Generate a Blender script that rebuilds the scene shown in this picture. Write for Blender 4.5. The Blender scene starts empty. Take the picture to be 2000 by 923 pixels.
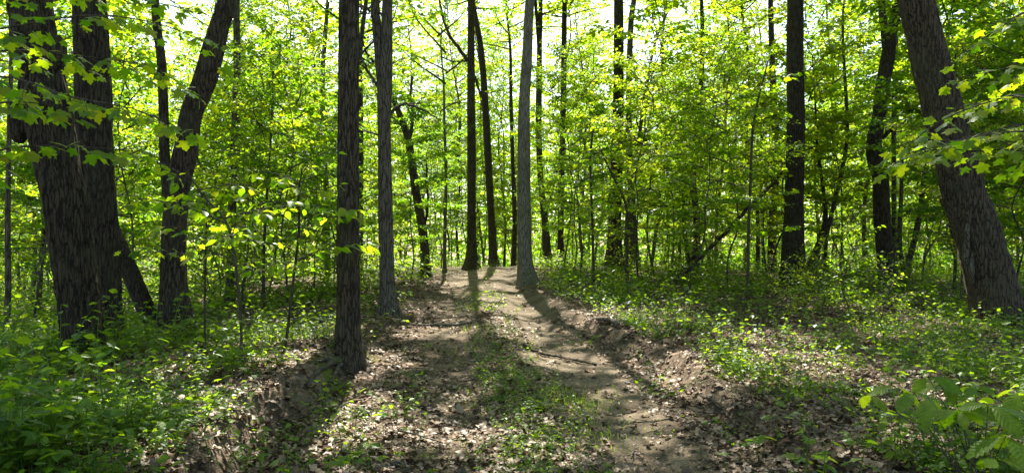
import bpy, math
import numpy as np
from math import radians, pi, sin, cos, tan

# ------------------------------------------------------------------ camera, sky, sun, exposure
S = bpy.context.scene
COL = S.collection
F_PX, CX, HY, EYE = 1376.0, 1000.0, 490.0, 1.6      # photograph: focal length in pixels, centre, horizon row, eye height
cam = bpy.data.objects.new('camera', bpy.data.cameras.new('camera'))
COL.objects.link(cam)
cam.location = (0, 0, EYE)
cam.rotation_euler = (radians(90), 0, 0)
cam.data.sensor_width = 36
cam.data.lens = 36 * F_PX / 2000
cam.data.shift_y = (HY - 461.5) / 2000
cam.data.clip_end = 2000
S.camera = cam

SUN_EL, SUN_AZ = radians(52), radians(-4.0)         # azimuth from +Y towards +X
sd = np.array([sin(SUN_AZ) * cos(SUN_EL), cos(SUN_AZ) * cos(SUN_EL), sin(SUN_EL)])
world = bpy.data.worlds.new('World'); S.world = world; world.use_nodes = True
wn = world.node_tree.nodes; wl = world.node_tree.links
bg = wn['Background']
sky = wn.new('ShaderNodeTexSky'); sky.sky_type = 'NISHITA'; sky.sun_disc = False
sky.sun_elevation = SUN_EL; sky.sun_rotation = SUN_AZ
sky.air_density = 1.0; sky.dust_density = 2.0; sky.ozone_density = 1.0
wl.new(sky.outputs[0], bg.inputs[0]); bg.inputs[1].default_value = 0.085
sun = bpy.data.objects.new('sun', bpy.data.lights.new('sun', 'SUN')); COL.objects.link(sun)
sun.data.energy = 5.0; sun.data.angle = radians(0.53); sun.data.color = (1.0, 0.92, 0.76)
from mathutils import Vector
sun.rotation_euler = Vector(sd).to_track_quat('Z', 'Y').to_euler()
vs = S.view_settings
vs.view_transform = 'Standard'; vs.look = 'None'; vs.exposure = 2.3; vs.gamma = 1.0
S.render.engine = 'CYCLES'
S.cycles.max_bounces = 6; S.cycles.diffuse_bounces = 4; S.cycles.glossy_bounces = 2
S.cycles.transmission_bounces = 6; S.cycles.transparent_max_bounces = 4
S.cycles.use_denoising = True
S.cycles.sample_clamp_indirect = 6.0

# ------------------------------------------------------------------ numeric helpers
RNG = np.random.default_rng(11)

def hsh(ix, iy, iz, seed):
    h = (ix.astype(np.int64) * 374761393 + iy.astype(np.int64) * 668265263 + iz.astype(np.int64) * 2147483647 + seed * 974634777) & 0xFFFFFFFF
    h = ((h ^ (h >> 13)) * 1274126177) & 0xFFFFFFFF
    h = ((h ^ (h >> 16)) * 2246822519) & 0xFFFFFFFF
    return ((h ^ (h >> 15)) & 0xFFFF) / 65535.0

def vnoise(x, y, z=None, seed=0):
    x = np.asarray(x, float); y = np.asarray(y, float)
    z = np.zeros_like(x) if z is None else np.asarray(z, float)
    fx, fy, fz = np.floor(x), np.floor(y), np.floor(z)
    u, v, w = x - fx, y - fy, z - fz
    u, v, w = u * u * (3 - 2 * u), v * v * (3 - 2 * v), w * w * (3 - 2 * w)
    r = 0
    for a in (0, 1):
        for b in (0, 1):
            for c in (0, 1):
                r = r + hsh(fx + a, fy + b, fz + c, seed) * (u if a else 1 - u) * (v if b else 1 - v) * (w if c else 1 - w)
    return r

def fbm(x, y, z=None, seed=0, oct=4):
    r, a, t = 0, 1.0, 0
    for o in range(oct):
        k = 2.0 ** o
        r = r + a * vnoise(np.asarray(x) * k, np.asarray(y) * k, None if z is None else np.asarray(z) * k, seed + o)
        t += a; a *= 0.5
    return r / t

def sstep(a, b, x):
    t = np.clip((x - a) / (b - a), 0, 1); return t * t * (3 - 2 * t)

def nrm(v):
    return v / np.maximum(np.linalg.norm(v, axis=-1, keepdims=True), 1e-9)

# ------------------------------------------------------------------ terrain
def xc(y):   return np.interp(y, [0, 5, 8, 10, 13, 16, 20, 25, 35, 60], [.75, .32, .08, -.10, -.36, -.62, -.82, -.95, -.6, 2])
def wr(y):   return np.interp(y, [0, 6, 8.6, 11, 13.4, 16.5, 20, 25], [2.0, 1.9, 1.85, 1.62, 1.3, .95, .85, .8])
def wlf(y):  return np.interp(y, [0, 6, 8.4, 9.6, 12, 16, 20, 25], [2.3, 2.3, 2.12, 1.9, 1.75, 1.4, 1.0, .8])
def zp(y):   return np.interp(y, [-60, 0, 5, 7, 8.5, 10, 12.5, 15, 17.5, 20, 22.5, 25, 28, 33, 42, 60, 100, 300],
                              [-.4, -.03, 0, .03, .08, .16, .31, .46, .61, .75, .88, .98, 1.0, .85, .3, -.7, -3, -10])
def G0(x, y):
    d = x - xc(y)
    hbr = np.interp(y, [0, 9, 12, 16, 20, 26], [.17, .17, .16, .11, .05, .0])
    hbl = np.interp(y, [0, 8.5, 10.5, 15, 20], [.36, .33, .17, .05, .0])
    wob = .22 * (fbm(x * .9, y * .9, seed=3) - .5) * 2
    tr = sstep(wr(y) - .05 + wob, wr(y) + .20 + wob + .1 * (fbm(x * 4, y * 4, seed=5) - .5), d)
    tl = sstep(wlf(y) - .05 + wob, wlf(y) + .25 + wob + .12 * (fbm(x * 4, y * 4, seed=6) - .5), -d)
    z = zp(y) + hbr * tr + hbl * tl
    inside = (1 - tr) * (1 - tl)
    z = z - .06 * inside * (np.exp(-((d - .78) / .33) ** 2) + .8 * np.exp(-((d + .75) / .35) ** 2))
    z = z - .022 * np.maximum(0, x - 2.5) * sstep(3, 12, y)
    z = z - .035 * np.maximum(0, -x - 3.5) ** 1.25 * (0.55 + 0.9 * sstep(9, 16, y))
    return z, inside
def G(x, y):
    x = np.asarray(x, float); y = np.asarray(y, float)
    z, ins = G0(x, y)
    rough = .10 * (1 - .75 * ins)
    z = z + rough * (fbm(x * .7, y * .7, seed=21) - .5) * 1.6 + .035 * (fbm(x * 3.1, y * 3.1, seed=31, oct=3) - .5)
    return z
def Gs(x, y): return float(G(np.array([x]), np.array([y]))[0])
def ipx(px, Y): return (px - CX) / F_PX * Y
def iz(py, Y):  return EYE + (HY - py) / F_PX * Y
def solveY(px, py, lo=3.0, hi=27.0):
    ys = np.linspace(lo, hi, 500)
    g = G(ipx(px, ys), ys); d = g - iz(py, ys)
    k = np.where((d[:-1] < 0) & (d[1:] >= 0))[0]
    return float(ys[k[0]]) if len(k) else None

# ------------------------------------------------------------------ mesh helpers
def make_mesh(name, V, Fc, mat, attrs=None, smooth=True):
    V = np.ascontiguousarray(V, np.float32); Fc = np.ascontiguousarray(Fc, np.int32)
    me = bpy.data.meshes.new(name)
    k = Fc.shape[1]
    me.vertices.add(len(V)); me.vertices.foreach_set('co', V.ravel())
    me.loops.add(Fc.size); me.loops.foreach_set('vertex_index', Fc.ravel())
    me.polygons.add(len(Fc)); me.polygons.foreach_set('loop_start', np.arange(0, Fc.size, k, dtype=np.int32))
    me.polygons.foreach_set('use_smooth', np.full(len(Fc), smooth))
    me.update(calc_edges=True)
    for an, av in (attrs or {}).items():
        a = me.attributes.new(an, 'FLOAT', 'POINT'); a.data.foreach_set('value', np.ascontiguousarray(av, np.float32))
    if mat: me.materials.append(mat)
    return me

def obj(name, data, parent=None, loc=None, rot=None, scale=None):
    o = bpy.data.objects.new(name, data); COL.objects.link(o)
    if parent: o.parent = parent
    if loc is not None: o.location = [float(c) for c in loc]
    if rot is not None: o.rotation_euler = [float(c) for c in rot]
    if scale is not None: o.scale = (scale,) * 3 if np.isscalar(scale) else scale
    return o

def tag(o, label, cat=None, group=None, kind=None):
    o['label'] = label
    if cat: o['category'] = cat
    if group: o['group'] = group
    if kind: o['kind'] = kind
    return o

class Acc:
    def __init__(s): s.V = []; s.F = []; s.A = []; s.n = 0
    def add(s, V, F, a=0.5):
        s.V.append(V); s.F.append(F + s.n); s.n += len(V)
        s.A.append(np.full(len(V), a) if np.isscalar(a) else a)
    def mesh(s, name, mat, smooth=True):
        return make_mesh(name, np.concatenate(s.V), np.concatenate(s.F), mat, {'v': np.concatenate(s.A)}, smooth)

def quads2tris(F): return np.concatenate([F[:, [0, 1, 2]], F[:, [0, 2, 3]]])

def frames(P):
    T = nrm(np.gradient(P, axis=0))
    ref = np.where(np.abs(T[:, 2:3]) > .9, np.array([[1.0, 0, 0]]), np.array([[0, 0, 1.0]]))
    r0 = np.array([1.0, 0, 0]) if abs(T[0, 2]) > .7 else np.array([0, 0, 1.0])
    U = nrm(np.cross(np.cross(T, r0), T)); W = np.cross(T, U)
    return T, U, W

def tube(P, r, k=6):
    P = np.asarray(P, float); r = np.asarray(r, float); n = len(P)
    T, U, W = frames(P)
    a = np.linspace(0, 2 * pi, k, endpoint=False)
    V = P[:, None] + r[:, None, None] * (np.cos(a)[None, :, None] * U[:, None] + np.sin(a)[None, :, None] * W[:, None])
    i = np.arange(n - 1)[:, None] * k; j = np.arange(k)[None]; j2 = (j + 1) % k
    Q = np.stack([i + j, i + j2, i + k + j2, i + k + j], -1).reshape(-1, 4)
    V = np.concatenate([V.reshape(-1, 3), P[-1:] + T[-1:] * r[-1]])
    cap = np.stack([(n - 1) * k + np.arange(k), (n - 1) * k + (np.arange(k) + 1) % k, np.full(k, n * k)], -1)
    return V, np.concatenate([quads2tris(Q), cap])

def catmull(P, m):
    P = np.asarray(P, float)
    Q = np.concatenate([2 * P[:1] - P[1:2], P, 2 * P[-1:] - P[-2:-1]])
    seg = np.linalg.norm(np.diff(P[:, :3], axis=0), axis=1); cum = np.concatenate([[0], np.cumsum(seg)])
    s = np.linspace(0, cum[-1], m); k = np.clip(np.searchsorted(cum, s, 'right') - 1, 0, len(seg) - 1)
    t = ((s - cum[k]) / seg[k])[:, None]
    a, b, c, d = Q[k], Q[k + 1], Q[k + 2], Q[k + 3]
    return .5 * (2 * b + (c - a) * t + (2 * a - 5 * b + 4 * c - d) * t ** 2 + (3 * b - a - 3 * c + d) * t ** 3)

# leaf templates: x along the leaf, y across, z up
def fan(outline, c, zf=lambda x, y: 0 * x):
    o = np.array(outline, float); full = np.concatenate([o, (o[::-1] * [1, -1])[1:-1]])
    v = np.concatenate([[c], full]); n = len(full)
    V = np.column_stack([v, zf(v[:, 0], v[:, 1])])
    i = np.arange(n)
    return V, np.stack([np.zeros(n, int), 1 + (i + 1) % n, 1 + i], -1)[:, ::-1]
T_KITE = (np.array([[0, 0, 0], [.45, .36, .07], [1, 0, -.08], [.45, -.36, .07]], float), np.array([[0, 2, 1], [0, 3, 2]]))
T_OVATE = fan([(0, 0), (.12, .16), (.34, .31), (.6, .29), (.83, .14), (1, 0)], (.42, 0), lambda x, y: .22 * np.abs(y) - .16 * x * x)
T_MAPLE = fan([(.06, 0), (-.06, .14), (.0, .40), (.20, .30), (.30, .36), (.46, .60), (.60, .46), (.57, .22), (.76, .24), (.84, .13), (1.02, 0)],
              (.32, 0), lambda x, y: -.22 * (np.abs(y)) ** 1.5 - .12 * (x - .3) ** 2)
T_SMAP = fan([(.05, 0), (0, .38), (.3, .3), (.5, .55), (.56, .22), (.74, .2), (1, 0)], (.32, 0), lambda x, y: -.2 * np.abs(y) - .1 * x * x)
T_PALM = fan([(.05, 0), (.05, .42), (.3, .14), (.62, .5), (.48, .13), (.72, .16), (1.0, 0)], (.2, 0), lambda x, y: -.2 * np.abs(y) - .2 * x * x)

def serrate():
    n = 9; xs = np.linspace(0, 1, n); V = []; F = []
    wid = lambda t: .27 * np.sin(pi * np.clip(t, 0, 1) ** 1.3) ** .85
    for x in xs: V.append((x, 0, -.28 * x * x))
    for sgn in (1, -1):
        b = len(V)
        for i, x in enumerate(xs[:-1]):
            m = x + .055
            for xx, w in ((x, wid(x) * .84), (m + .055, wid(m) * 1.13)):
                V.append((xx, sgn * w, .10 * w - .28 * xx * xx - .25 * w * w + .01 * sgn))
        for i in range(n - 1):
            q = b + 2 * i; nx = q + 2 if i < n - 2 else n - 1
            tris = [(i, q, q + 1), (i, q + 1, i + 1), (i + 1, q + 1, nx)]
            F += [t if sgn < 0 else t[::-1] for t in tris if len(set(t)) == 3]
    return np.array(V, float), np.array(F)
T_SERR = serrate()

def oakleaf(rng):
    n = 7; V = []; F = []
    xs = np.linspace(0, 1, n); c1, c2, c3 = rng.uniform(-.3, .6), rng.uniform(-.6, 1.2), rng.uniform(0, 6)
    def zz(x, y): return c1 * (x - .5) ** 2 + c2 * y * y + .05 * math.sin(7 * x + c3) * (1 + 6 * abs(y))
    for x in xs: V.append((x, 0, zz(x, 0)))
    for sgn in (1, -1):
        b = len(V)
        for i in range(n):
            x = xs[i]; w = .27 * math.sin(pi * min(1, x * .82 + .08)) ** .8 * (1.15 if i % 2 else .55) + .01
            V.append((x + (.07 if i % 2 else 0), sgn * w, zz(x, w)))
        for i in range(n - 1):
            F += [(i, b + i, b + i + 1), (i, b + i + 1, i + 1)] if sgn < 0 else [(i, b + i + 1, b + i), (i, i + 1, b + i + 1)]
    return np.array(V, float), np.array(F)

def leaf_arrays(P, D, N, Sz, tmpl, var):
    tv, tf = tmpl; n = len(P); k = len(tv)
    D = nrm(D); B = nrm(np.cross(N, D)); N2 = np.cross(D, B)
    V = P[:, None] + Sz[:, None, None] * (tv[None, :, 0:1] * D[:, None] + tv[None, :, 1:2] * B[:, None] + tv[None, :, 2:3] * N2[:, None])
    Fc = (tf[None] + (np.arange(n) * k)[:, None, None]).reshape(-1, 3)
    return V.reshape(-1, 3), Fc, np.repeat(var, k)

# ------------------------------------------------------------------ materials
def new_mat(name):
    m = bpy.data.materials.new(name); m.use_nodes = True
    nt = m.node_tree; nt.nodes.clear()
    return m, nt, nt.nodes.new('ShaderNodeOutputMaterial')

def ramp(nt, fac, stops):
    r = nt.nodes.new('ShaderNodeValToRGB'); e = r.color_ramp.elements
    while len(e) < len(stops): e.new(.5)
    for el, (p, c) in zip(e, stops): el.position = p; el.color = (*c, 1)
    nt.links.new(fac, r.inputs[0]); return r.outputs[0]

def leaf_mat(name, refl, trans, tfac=.5, gloss=.5, rough=.45, veins=False):
    m, nt, out = new_mat(name); N = nt.nodes; L = nt.links
    at = N.new('ShaderNodeAttribute'); at.attribute_name = 'v'
    oi = N.new('ShaderNodeObjectInfo')
    ad = N.new('ShaderNodeMath'); ad.operation = 'MULTIPLY_ADD'; L.new(oi.outputs['Random'], ad.inputs[0]); ad.inputs[1].default_value = .8; ad.inputs[2].default_value = -.4
    a2 = N.new('ShaderNodeMath'); a2.operation = 'ADD'; a2.use_clamp = True; L.new(at.outputs['Fac'], a2.inputs[0]); L.new(ad.outputs[0], a2.inputs[1])
    d = N.new('ShaderNodeBsdfDiffuse'); t = N.new('ShaderNodeBsdfTranslucent'); g = N.new('ShaderNodeBsdfGlossy')
    L.new(ramp(nt, a2.outputs[0], refl), d.inputs[0]); L.new(ramp(nt, a2.outputs[0], trans), t.inputs[0])
    g.inputs['Roughness'].default_value = rough; g.inputs[0].default_value = (.9, .95, 1, 1)
    mx = N.new('ShaderNodeMixShader'); mx.inputs[0].default_value = tfac
    L.new(d.outputs[0], mx.inputs[1]); L.new(t.outputs[0], mx.inputs[2])
    fr = N.new('ShaderNodeLayerWeight'); fr.inputs[0].default_value = .5
    fp = N.new('ShaderNodeMath'); fp.operation = 'POWER'; L.new(fr.outputs['Facing'], fp.inputs[0]); fp.inputs[1].default_value = 4
    fm = N.new('ShaderNodeMath'); fm.operation = 'MULTIPLY_ADD'; L.new(fp.outputs[0], fm.inputs[0]); fm.inputs[1].default_value = gloss * .7; fm.inputs[2].default_value = .012
    if veins:
        tc = N.new('ShaderNodeTexCoord'); sx = N.new('ShaderNodeSeparateXYZ'); L.new(tc.outputs['Object'], sx.inputs[0])
        ab = N.new('ShaderNodeMath'); ab.operation = 'ABSOLUTE'; L.new(sx.outputs[1], ab.inputs[0])
        q1 = N.new('ShaderNodeMath'); q1.operation = 'MULTIPLY_ADD'; L.new(ab.outputs[0], q1.inputs[0]); q1.inputs[1].default_value = -.75; L.new(sx.outputs[0], q1.inputs[2])
        q2 = N.new('ShaderNodeMath'); q2.operation = 'MULTIPLY'; L.new(q1.outputs[0], q2.inputs[0]); q2.inputs[1].default_value = 9
        q3 = N.new('ShaderNodeMath'); q3.operation = 'PINGPONG'; L.new(q2.outputs[0], q3.inputs[0]); q3.inputs[1].default_value = .5
        q4 = N.new('ShaderNodeMath'); q4.operation = 'MULTIPLY'; L.new(ab.outputs[0], q4.inputs[0]); q4.inputs[1].default_value = 14
        q5 = N.new('ShaderNodeMath'); q5.operation = 'MINIMUM'; L.new(q3.outputs[0], q5.inputs[0]); L.new(q4.outputs[0], q5.inputs[1])
        bp = N.new('ShaderNodeBump'); bp.inputs['Strength'].default_value = .2; bp.inputs['Distance'].default_value = .03; L.new(q5.outputs[0], bp.inputs['Height'])
        for sh in (d, t, g): L.new(bp.outputs[0], sh.inputs['Normal'])
        nz = N.new('ShaderNodeTexNoise'); nz.inputs['Scale'].default_value = 5; L.new(tc.outputs['Object'], nz.inputs['Vector'])
        for sh in (d, t):
            src = sh.inputs[0].links[0].from_socket; mm = N.new('ShaderNodeMix'); mm.data_type = 'RGBA'; mm.blend_type = 'MULTIPLY'; mm.inputs['Factor'].default_value = 1
            vr = ramp(nt, q5.outputs[0], [(0, (1.15, 1.1, 1.2)), (.1, (.97, .98, .95)), (.5, (.9, .93, .9))]); nr = ramp(nt, nz.outputs['Fac'], [(.32, (.72, .78, .6)), (.6, (1.1, 1.05, 1))])
            m5 = N.new('ShaderNodeMix'); m5.data_type = 'RGBA'; m5.blend_type = 'MULTIPLY'; m5.inputs['Factor'].default_value = 1; L.new(vr, m5.inputs[6]); L.new(nr, m5.inputs[7])
            L.new(src, mm.inputs[6]); L.new(m5.outputs[2], mm.inputs[7]); L.new(mm.outputs[2], sh.inputs[0])
    m2 = N.new('ShaderNodeMixShader'); L.new(fm.outputs[0], m2.inputs[0]); L.new(mx.outputs[0], m2.inputs[1]); L.new(g.outputs[0], m2.inputs[2])
    L.new(m2.outputs[0], out.inputs[0]); return m

M_LEAF = leaf_mat('fresh_leaf', [(0, (.035, .08, .008)), (.5, (.075, .13, .010)), (1, (.13, .155, .011))],
                  [(0, (.17, .41, .006)), (.5, (.385, .62, .008)), (1, (.63, .70, .012))], .55, .16)
M_CANOPY = leaf_mat('canopy_leaf', [(0, (.045, .09, .008)), (1, (.09, .13, .010))], [(0, (.25, .52, .007)), (1, (.50, .68, .012))], .55, .15)
M_HERB = leaf_mat('herb_leaf', [(0, (.030, .072, .010)), (.6, (.055, .11, .012)), (1, (.095, .145, .013))],
                  [(0, (.15, .36, .008)), (1, (.42, .58, .012))], .5, .16, .4)
M_BIG = leaf_mat('oak_sapling_leaf', [(0, (.06, .13, .008)), (1, (.10, .165, .010))], [(0, (.24, .46, .008)), (1, (.42, .58, .012))], .5, .12, .45, True)

def bark_mat(name, c0, c1, moss=.0, sc=9.0, bump=.6):
    m, nt, out = new_mat(name); N = nt.nodes; L = nt.links
    tc = N.new('ShaderNodeTexCoord'); mp = N.new('ShaderNodeMapping'); mp.inputs['Scale'].default_value = (sc, sc, sc * .13)
    oi = N.new('ShaderNodeObjectInfo'); of = N.new('ShaderNodeVectorMath'); of.operation = 'SCALE'; L.new(oi.outputs['Random'], of.inputs[3]); of.inputs[0].default_value = (37, 91, 53)
    L.new(tc.outputs['Object'], mp.inputs[0]); L.new(of.outputs[0], mp.inputs['Location'])
    n1 = N.new('ShaderNodeTexNoise'); n1.inputs['Scale'].default_value = 1.6; n1.inputs['Detail'].default_value = 6; n1.inputs['Roughness'].default_value = .65
    L.new(mp.outputs[0], n1.inputs['Vector'])
    vo = N.new('ShaderNodeTexVoronoi'); vo.feature = 'DISTANCE_TO_EDGE'; vo.inputs['Scale'].default_value = 2.2
    wv = N.new('ShaderNodeVectorMath'); wv.operation = 'MULTIPLY_ADD'; L.new(n1.outputs['Color'], wv.inputs[0]); wv.inputs[1].default_value = (.9, .9, .9); L.new(mp.outputs[0], wv.inputs[2])
    L.new(wv.outputs[0], vo.inputs['Vector'])
    n2 = N.new('ShaderNodeTexNoise'); n2.inputs['Scale'].default_value = 2.1; n2.inputs['Detail'].default_value = 3; va = N.new('ShaderNodeVectorMath'); va.operation = 'ADD'; L.new(tc.outputs['Object'], va.inputs[0]); L.new(of.outputs[0], va.inputs[1]); L.new(va.outputs[0], n2.inputs['Vector'])
    mul = N.new('ShaderNodeMath'); mul.operation = 'MULTIPLY_ADD'; L.new(vo.outputs['Distance'], mul.inputs[0]); mul.inputs[1].default_value = 1.3; L.new(n1.outputs['Fac'], mul.inputs[2])
    mr = N.new('ShaderNodeMapRange'); mr.interpolation_type = 'SMOOTHSTEP'; mr.inputs['From Max'].default_value = .16; L.new(vo.outputs['Distance'], mr.inputs['Value'])
    n4 = N.new('ShaderNodeTexNoise'); n4.inputs['Scale'].default_value = sc * 4.5; n4.inputs['Detail'].default_value = 4; n4.inputs['Roughness'].default_value = .7; L.new(tc.outputs['Object'], n4.inputs['Vector'])
    cm = N.new('ShaderNodeMath'); cm.operation = 'MULTIPLY'; L.new(mr.outputs[0], cm.inputs[0]); L.new(n4.outputs['Fac'], cm.inputs[1])
    col = ramp(nt, cm.outputs[0], [(.0, tuple(x * .30 for x in c0)), (.30, c0), (.68, c1)])  # furrow shade put into the bark colour: darkest along the plate edges
    mo = ramp(nt, n2.outputs['Fac'], [(.5, (0, 0, 0)), (.64, (moss,) * 3)])
    mxc = N.new('ShaderNodeMix'); mxc.data_type = 'RGBA'; L.new(mo, mxc.inputs['Factor']); L.new(col, mxc.inputs[6]); mxc.inputs[7].default_value = (.066, .068, .040, 1)
    hv = N.new('ShaderNodeHueSaturation'); vr = N.new('ShaderNodeMath'); vr.operation = 'MULTIPLY_ADD'; L.new(oi.outputs['Random'], vr.inputs[0]); vr.inputs[1].default_value = .55; vr.inputs[2].default_value = .72; L.new(vr.outputs[0], hv.inputs['Value']); L.new(mxc.outputs[2], hv.inputs['Color'])
    p = N.new('ShaderNodeBsdfPrincipled'); p.inputs['Roughness'].default_value = .9; p.inputs['Specular IOR Level'].default_value = .25
    L.new(hv.outputs[0], p.inputs['Base Color'])
    b = N.new('ShaderNodeBump'); b.inputs['Strength'].default_value = bump; b.inputs['Distance'].default_value = .03; L.new(cm.outputs[0], b.inputs['Height'])
    L.new(b.outputs[0], p.inputs['Normal']); L.new(p.outputs[0], out.inputs[0]); return m
M_BARK = {'dark': bark_mat('dark_bark', (.045, .033, .023), (.105, .08, .056), .35, 12, 1.0),
          'mid': bark_mat('mid_bark', (.066, .055, .043), (.145, .125, .10), .45, 11),
          'pale': bark_mat('pale_bark', (.125, .11, .089), (.23, .205, .17), .4, 13, .35),
          'twig': bark_mat('twig_bark', (.05, .04, .03), (.09, .075, .055), .2, 20, .2)}

def litter_mat(name, stops):
    m, nt, out = new_mat(name); N = nt.nodes; L = nt.links
    at = N.new('ShaderNodeAttribute'); at.attribute_name = 'v'
    oi = N.new('ShaderNodeObjectInfo'); fr = N.new('ShaderNodeMath'); fr.operation = 'ADD'
    L.new(at.outputs['Fac'], fr.inputs[0]); L.new(oi.outputs['Random'], fr.inputs[1])
    f2 = N.new('ShaderNodeMath'); f2.operation = 'FRACT'; L.new(fr.outputs[0], f2.inputs[0])
    tc = N.new('ShaderNodeTexCoord'); n1 = N.new('ShaderNodeTexNoise'); n1.inputs['Scale'].default_value = 40; L.new(tc.outputs['Object'], n1.inputs['Vector'])
    c = ramp(nt, f2.outputs[0], stops)
    mx = N.new('ShaderNodeMix'); mx.data_type = 'RGBA'; mx.blend_type = 'MULTIPLY'; mx.inputs['Factor'].default_value = .6
    L.new(c, mx.inputs[6]); L.new(ramp(nt, n1.outputs['Fac'], [(.3, (.45, .42, .4)), (.65, (1.15, 1.1, 1.05))]), mx.inputs[7])
    d = N.new('ShaderNodeBsdfDiffuse'); t = N.new('ShaderNodeBsdfTranslucent'); ms = N.new('ShaderNodeMixShader'); ms.inputs[0].default_value = .18
    L.new(mx.outputs[2], d.inputs[0]); L.new(mx.outputs[2], t.inputs[0]); L.new(d.outputs[0], ms.inputs[1]); L.new(t.outputs[0], ms.inputs[2])
    g = N.new('ShaderNodeBsdfGlossy'); g.inputs['Roughness'].default_value = .5; m3 = N.new('ShaderNodeMixShader'); m3.inputs[0].default_value = .04
    L.new(ms.outputs[0], m3.inputs[1]); L.new(g.outputs[0], m3.inputs[2]); L.new(m3.outputs[0], out.inputs[0]); return m
M_DEAD = litter_mat('dead_leaf', [(0, (.045, .028, .017)), (.3, (.09, .06, .038)), (.6, (.15, .108, .072)), (.85, (.26, .20, .148)), (1, (.11, .052, .03))])

def ground_mat():
    m, nt, out = new_mat('forest_floor'); N = nt.nodes; L = nt.links
    tc = N.new('ShaderNodeTexCoord')
    ap = N.new('ShaderNodeAttribute'); ap.attribute_name = 'dirt'
    am = N.new('ShaderNodeAttribute'); am.attribute_name = 'moss'
    v1 = N.new('ShaderNodeTexVoronoi'); v1.inputs['Scale'].default_value = 13; v1.inputs['Randomness'].default_value = 1
    nz = N.new('ShaderNodeTexNoise'); nz.inputs['Scale'].default_value = 9; nz.inputs['Detail'].default_value = 5; L.new(tc.outputs['Object'], nz.inputs['Vector'])
    wv = N.new('ShaderNodeVectorMath'); wv.operation = 'MULTIPLY_ADD'; L.new(nz.outputs['Color'], wv.inputs[0]); wv.inputs[1].default_value = (.12, .12, .12); L.new(tc.outputs['Object'], wv.inputs[2])
    L.new(wv.outputs[0], v1.inputs['Vector'])
    lit = ramp(nt, v1.outputs['Color'], [(.1, (.028, .019, .013)), (.45, (.07, .048, .033)), (.8, (.14, .10, .073)), (1, (.2, .15, .115))])
    n2 = N.new('ShaderNodeTexNoise'); n2.inputs['Scale'].default_value = 2.3; n2.inputs['Detail'].default_value = 8; n2.inputs['Roughness'].default_value = .62; L.new(tc.outputs['Object'], n2.inputs['Vector'])
    n3 = N.new('ShaderNodeTexNoise'); n3.inputs['Scale'].default_value = 55; n3.inputs['Detail'].default_value = 4; L.new(tc.outputs['Object'], n3.inputs['Vector'])
    dirt = ramp(nt, n2.outputs['Fac'], [(.25, (.052, .040, .027)), (.5, (.112, .089, .062)), (.72, (.20, .163, .118))])
    spk = N.new('ShaderNodeMix'); spk.data_type = 'RGBA'; spk.blend_type = 'MULTIPLY'; spk.inputs['Factor'].default_value = .75
    L.new(dirt, spk.inputs[6]); L.new(ramp(nt, n3.outputs['Fac'], [(.36, (.4, .38, .36)), (.55, (1, 1, 1))]), spk.inputs[7])
    mf = N.new('ShaderNodeMath'); mf.operation = 'MULTIPLY_ADD'; L.new(n2.outputs['Fac'], mf.inputs[0]); mf.inputs[1].default_value = .9; mf.inputs[2].default_value = -.45
    ma = N.new('ShaderNodeMath'); ma.operation = 'ADD'; ma.use_clamp = True; L.new(mf.outputs[0], ma.inputs[0]); L.new(ap.outputs['Fac'], ma.inputs[1])
    mx = N.new('ShaderNodeMix'); mx.data_type = 'RGBA'; L.new(ma.outputs[0], mx.inputs['Factor']); L.new(lit, mx.inputs[6]); L.new(spk.outputs[2], mx.inputs[7])
    m2 = N.new('ShaderNodeMix'); m2.data_type = 'RGBA'; L.new(am.outputs['Fac'], m2.inputs['Factor']); L.new(mx.outputs[2], m2.inputs[6])
    L.new(ramp(nt, n3.outputs['Fac'], [(.3, (.035, .05, .008)), (.7, (.13, .14, .02))]), m2.inputs[7])
    p = N.new('ShaderNodeBsdfPrincipled'); p.inputs['Roughness'].default_value = .95; p.inputs['Specular IOR Level'].default_value = .15
    L.new(m2.outputs[2], p.inputs['Base Color'])
    hb = N.new('ShaderNodeMath'); hb.operation = 'ADD'; L.new(n3.outputs['Fac'], hb.inputs[0]); L.new(v1.outputs['Distance'], hb.inputs[1])
    b = N.new('ShaderNodeBump'); b.inputs['Strength'].default_value = .7; b.inputs['Distance'].default_value = .03; L.new(hb.outputs[0], b.inputs['Height'])
    L.new(b.outputs[0], p.inputs['Normal']); L.new(p.outputs[0], out.inputs[0]); return m
M_GROUND = ground_mat()

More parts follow.
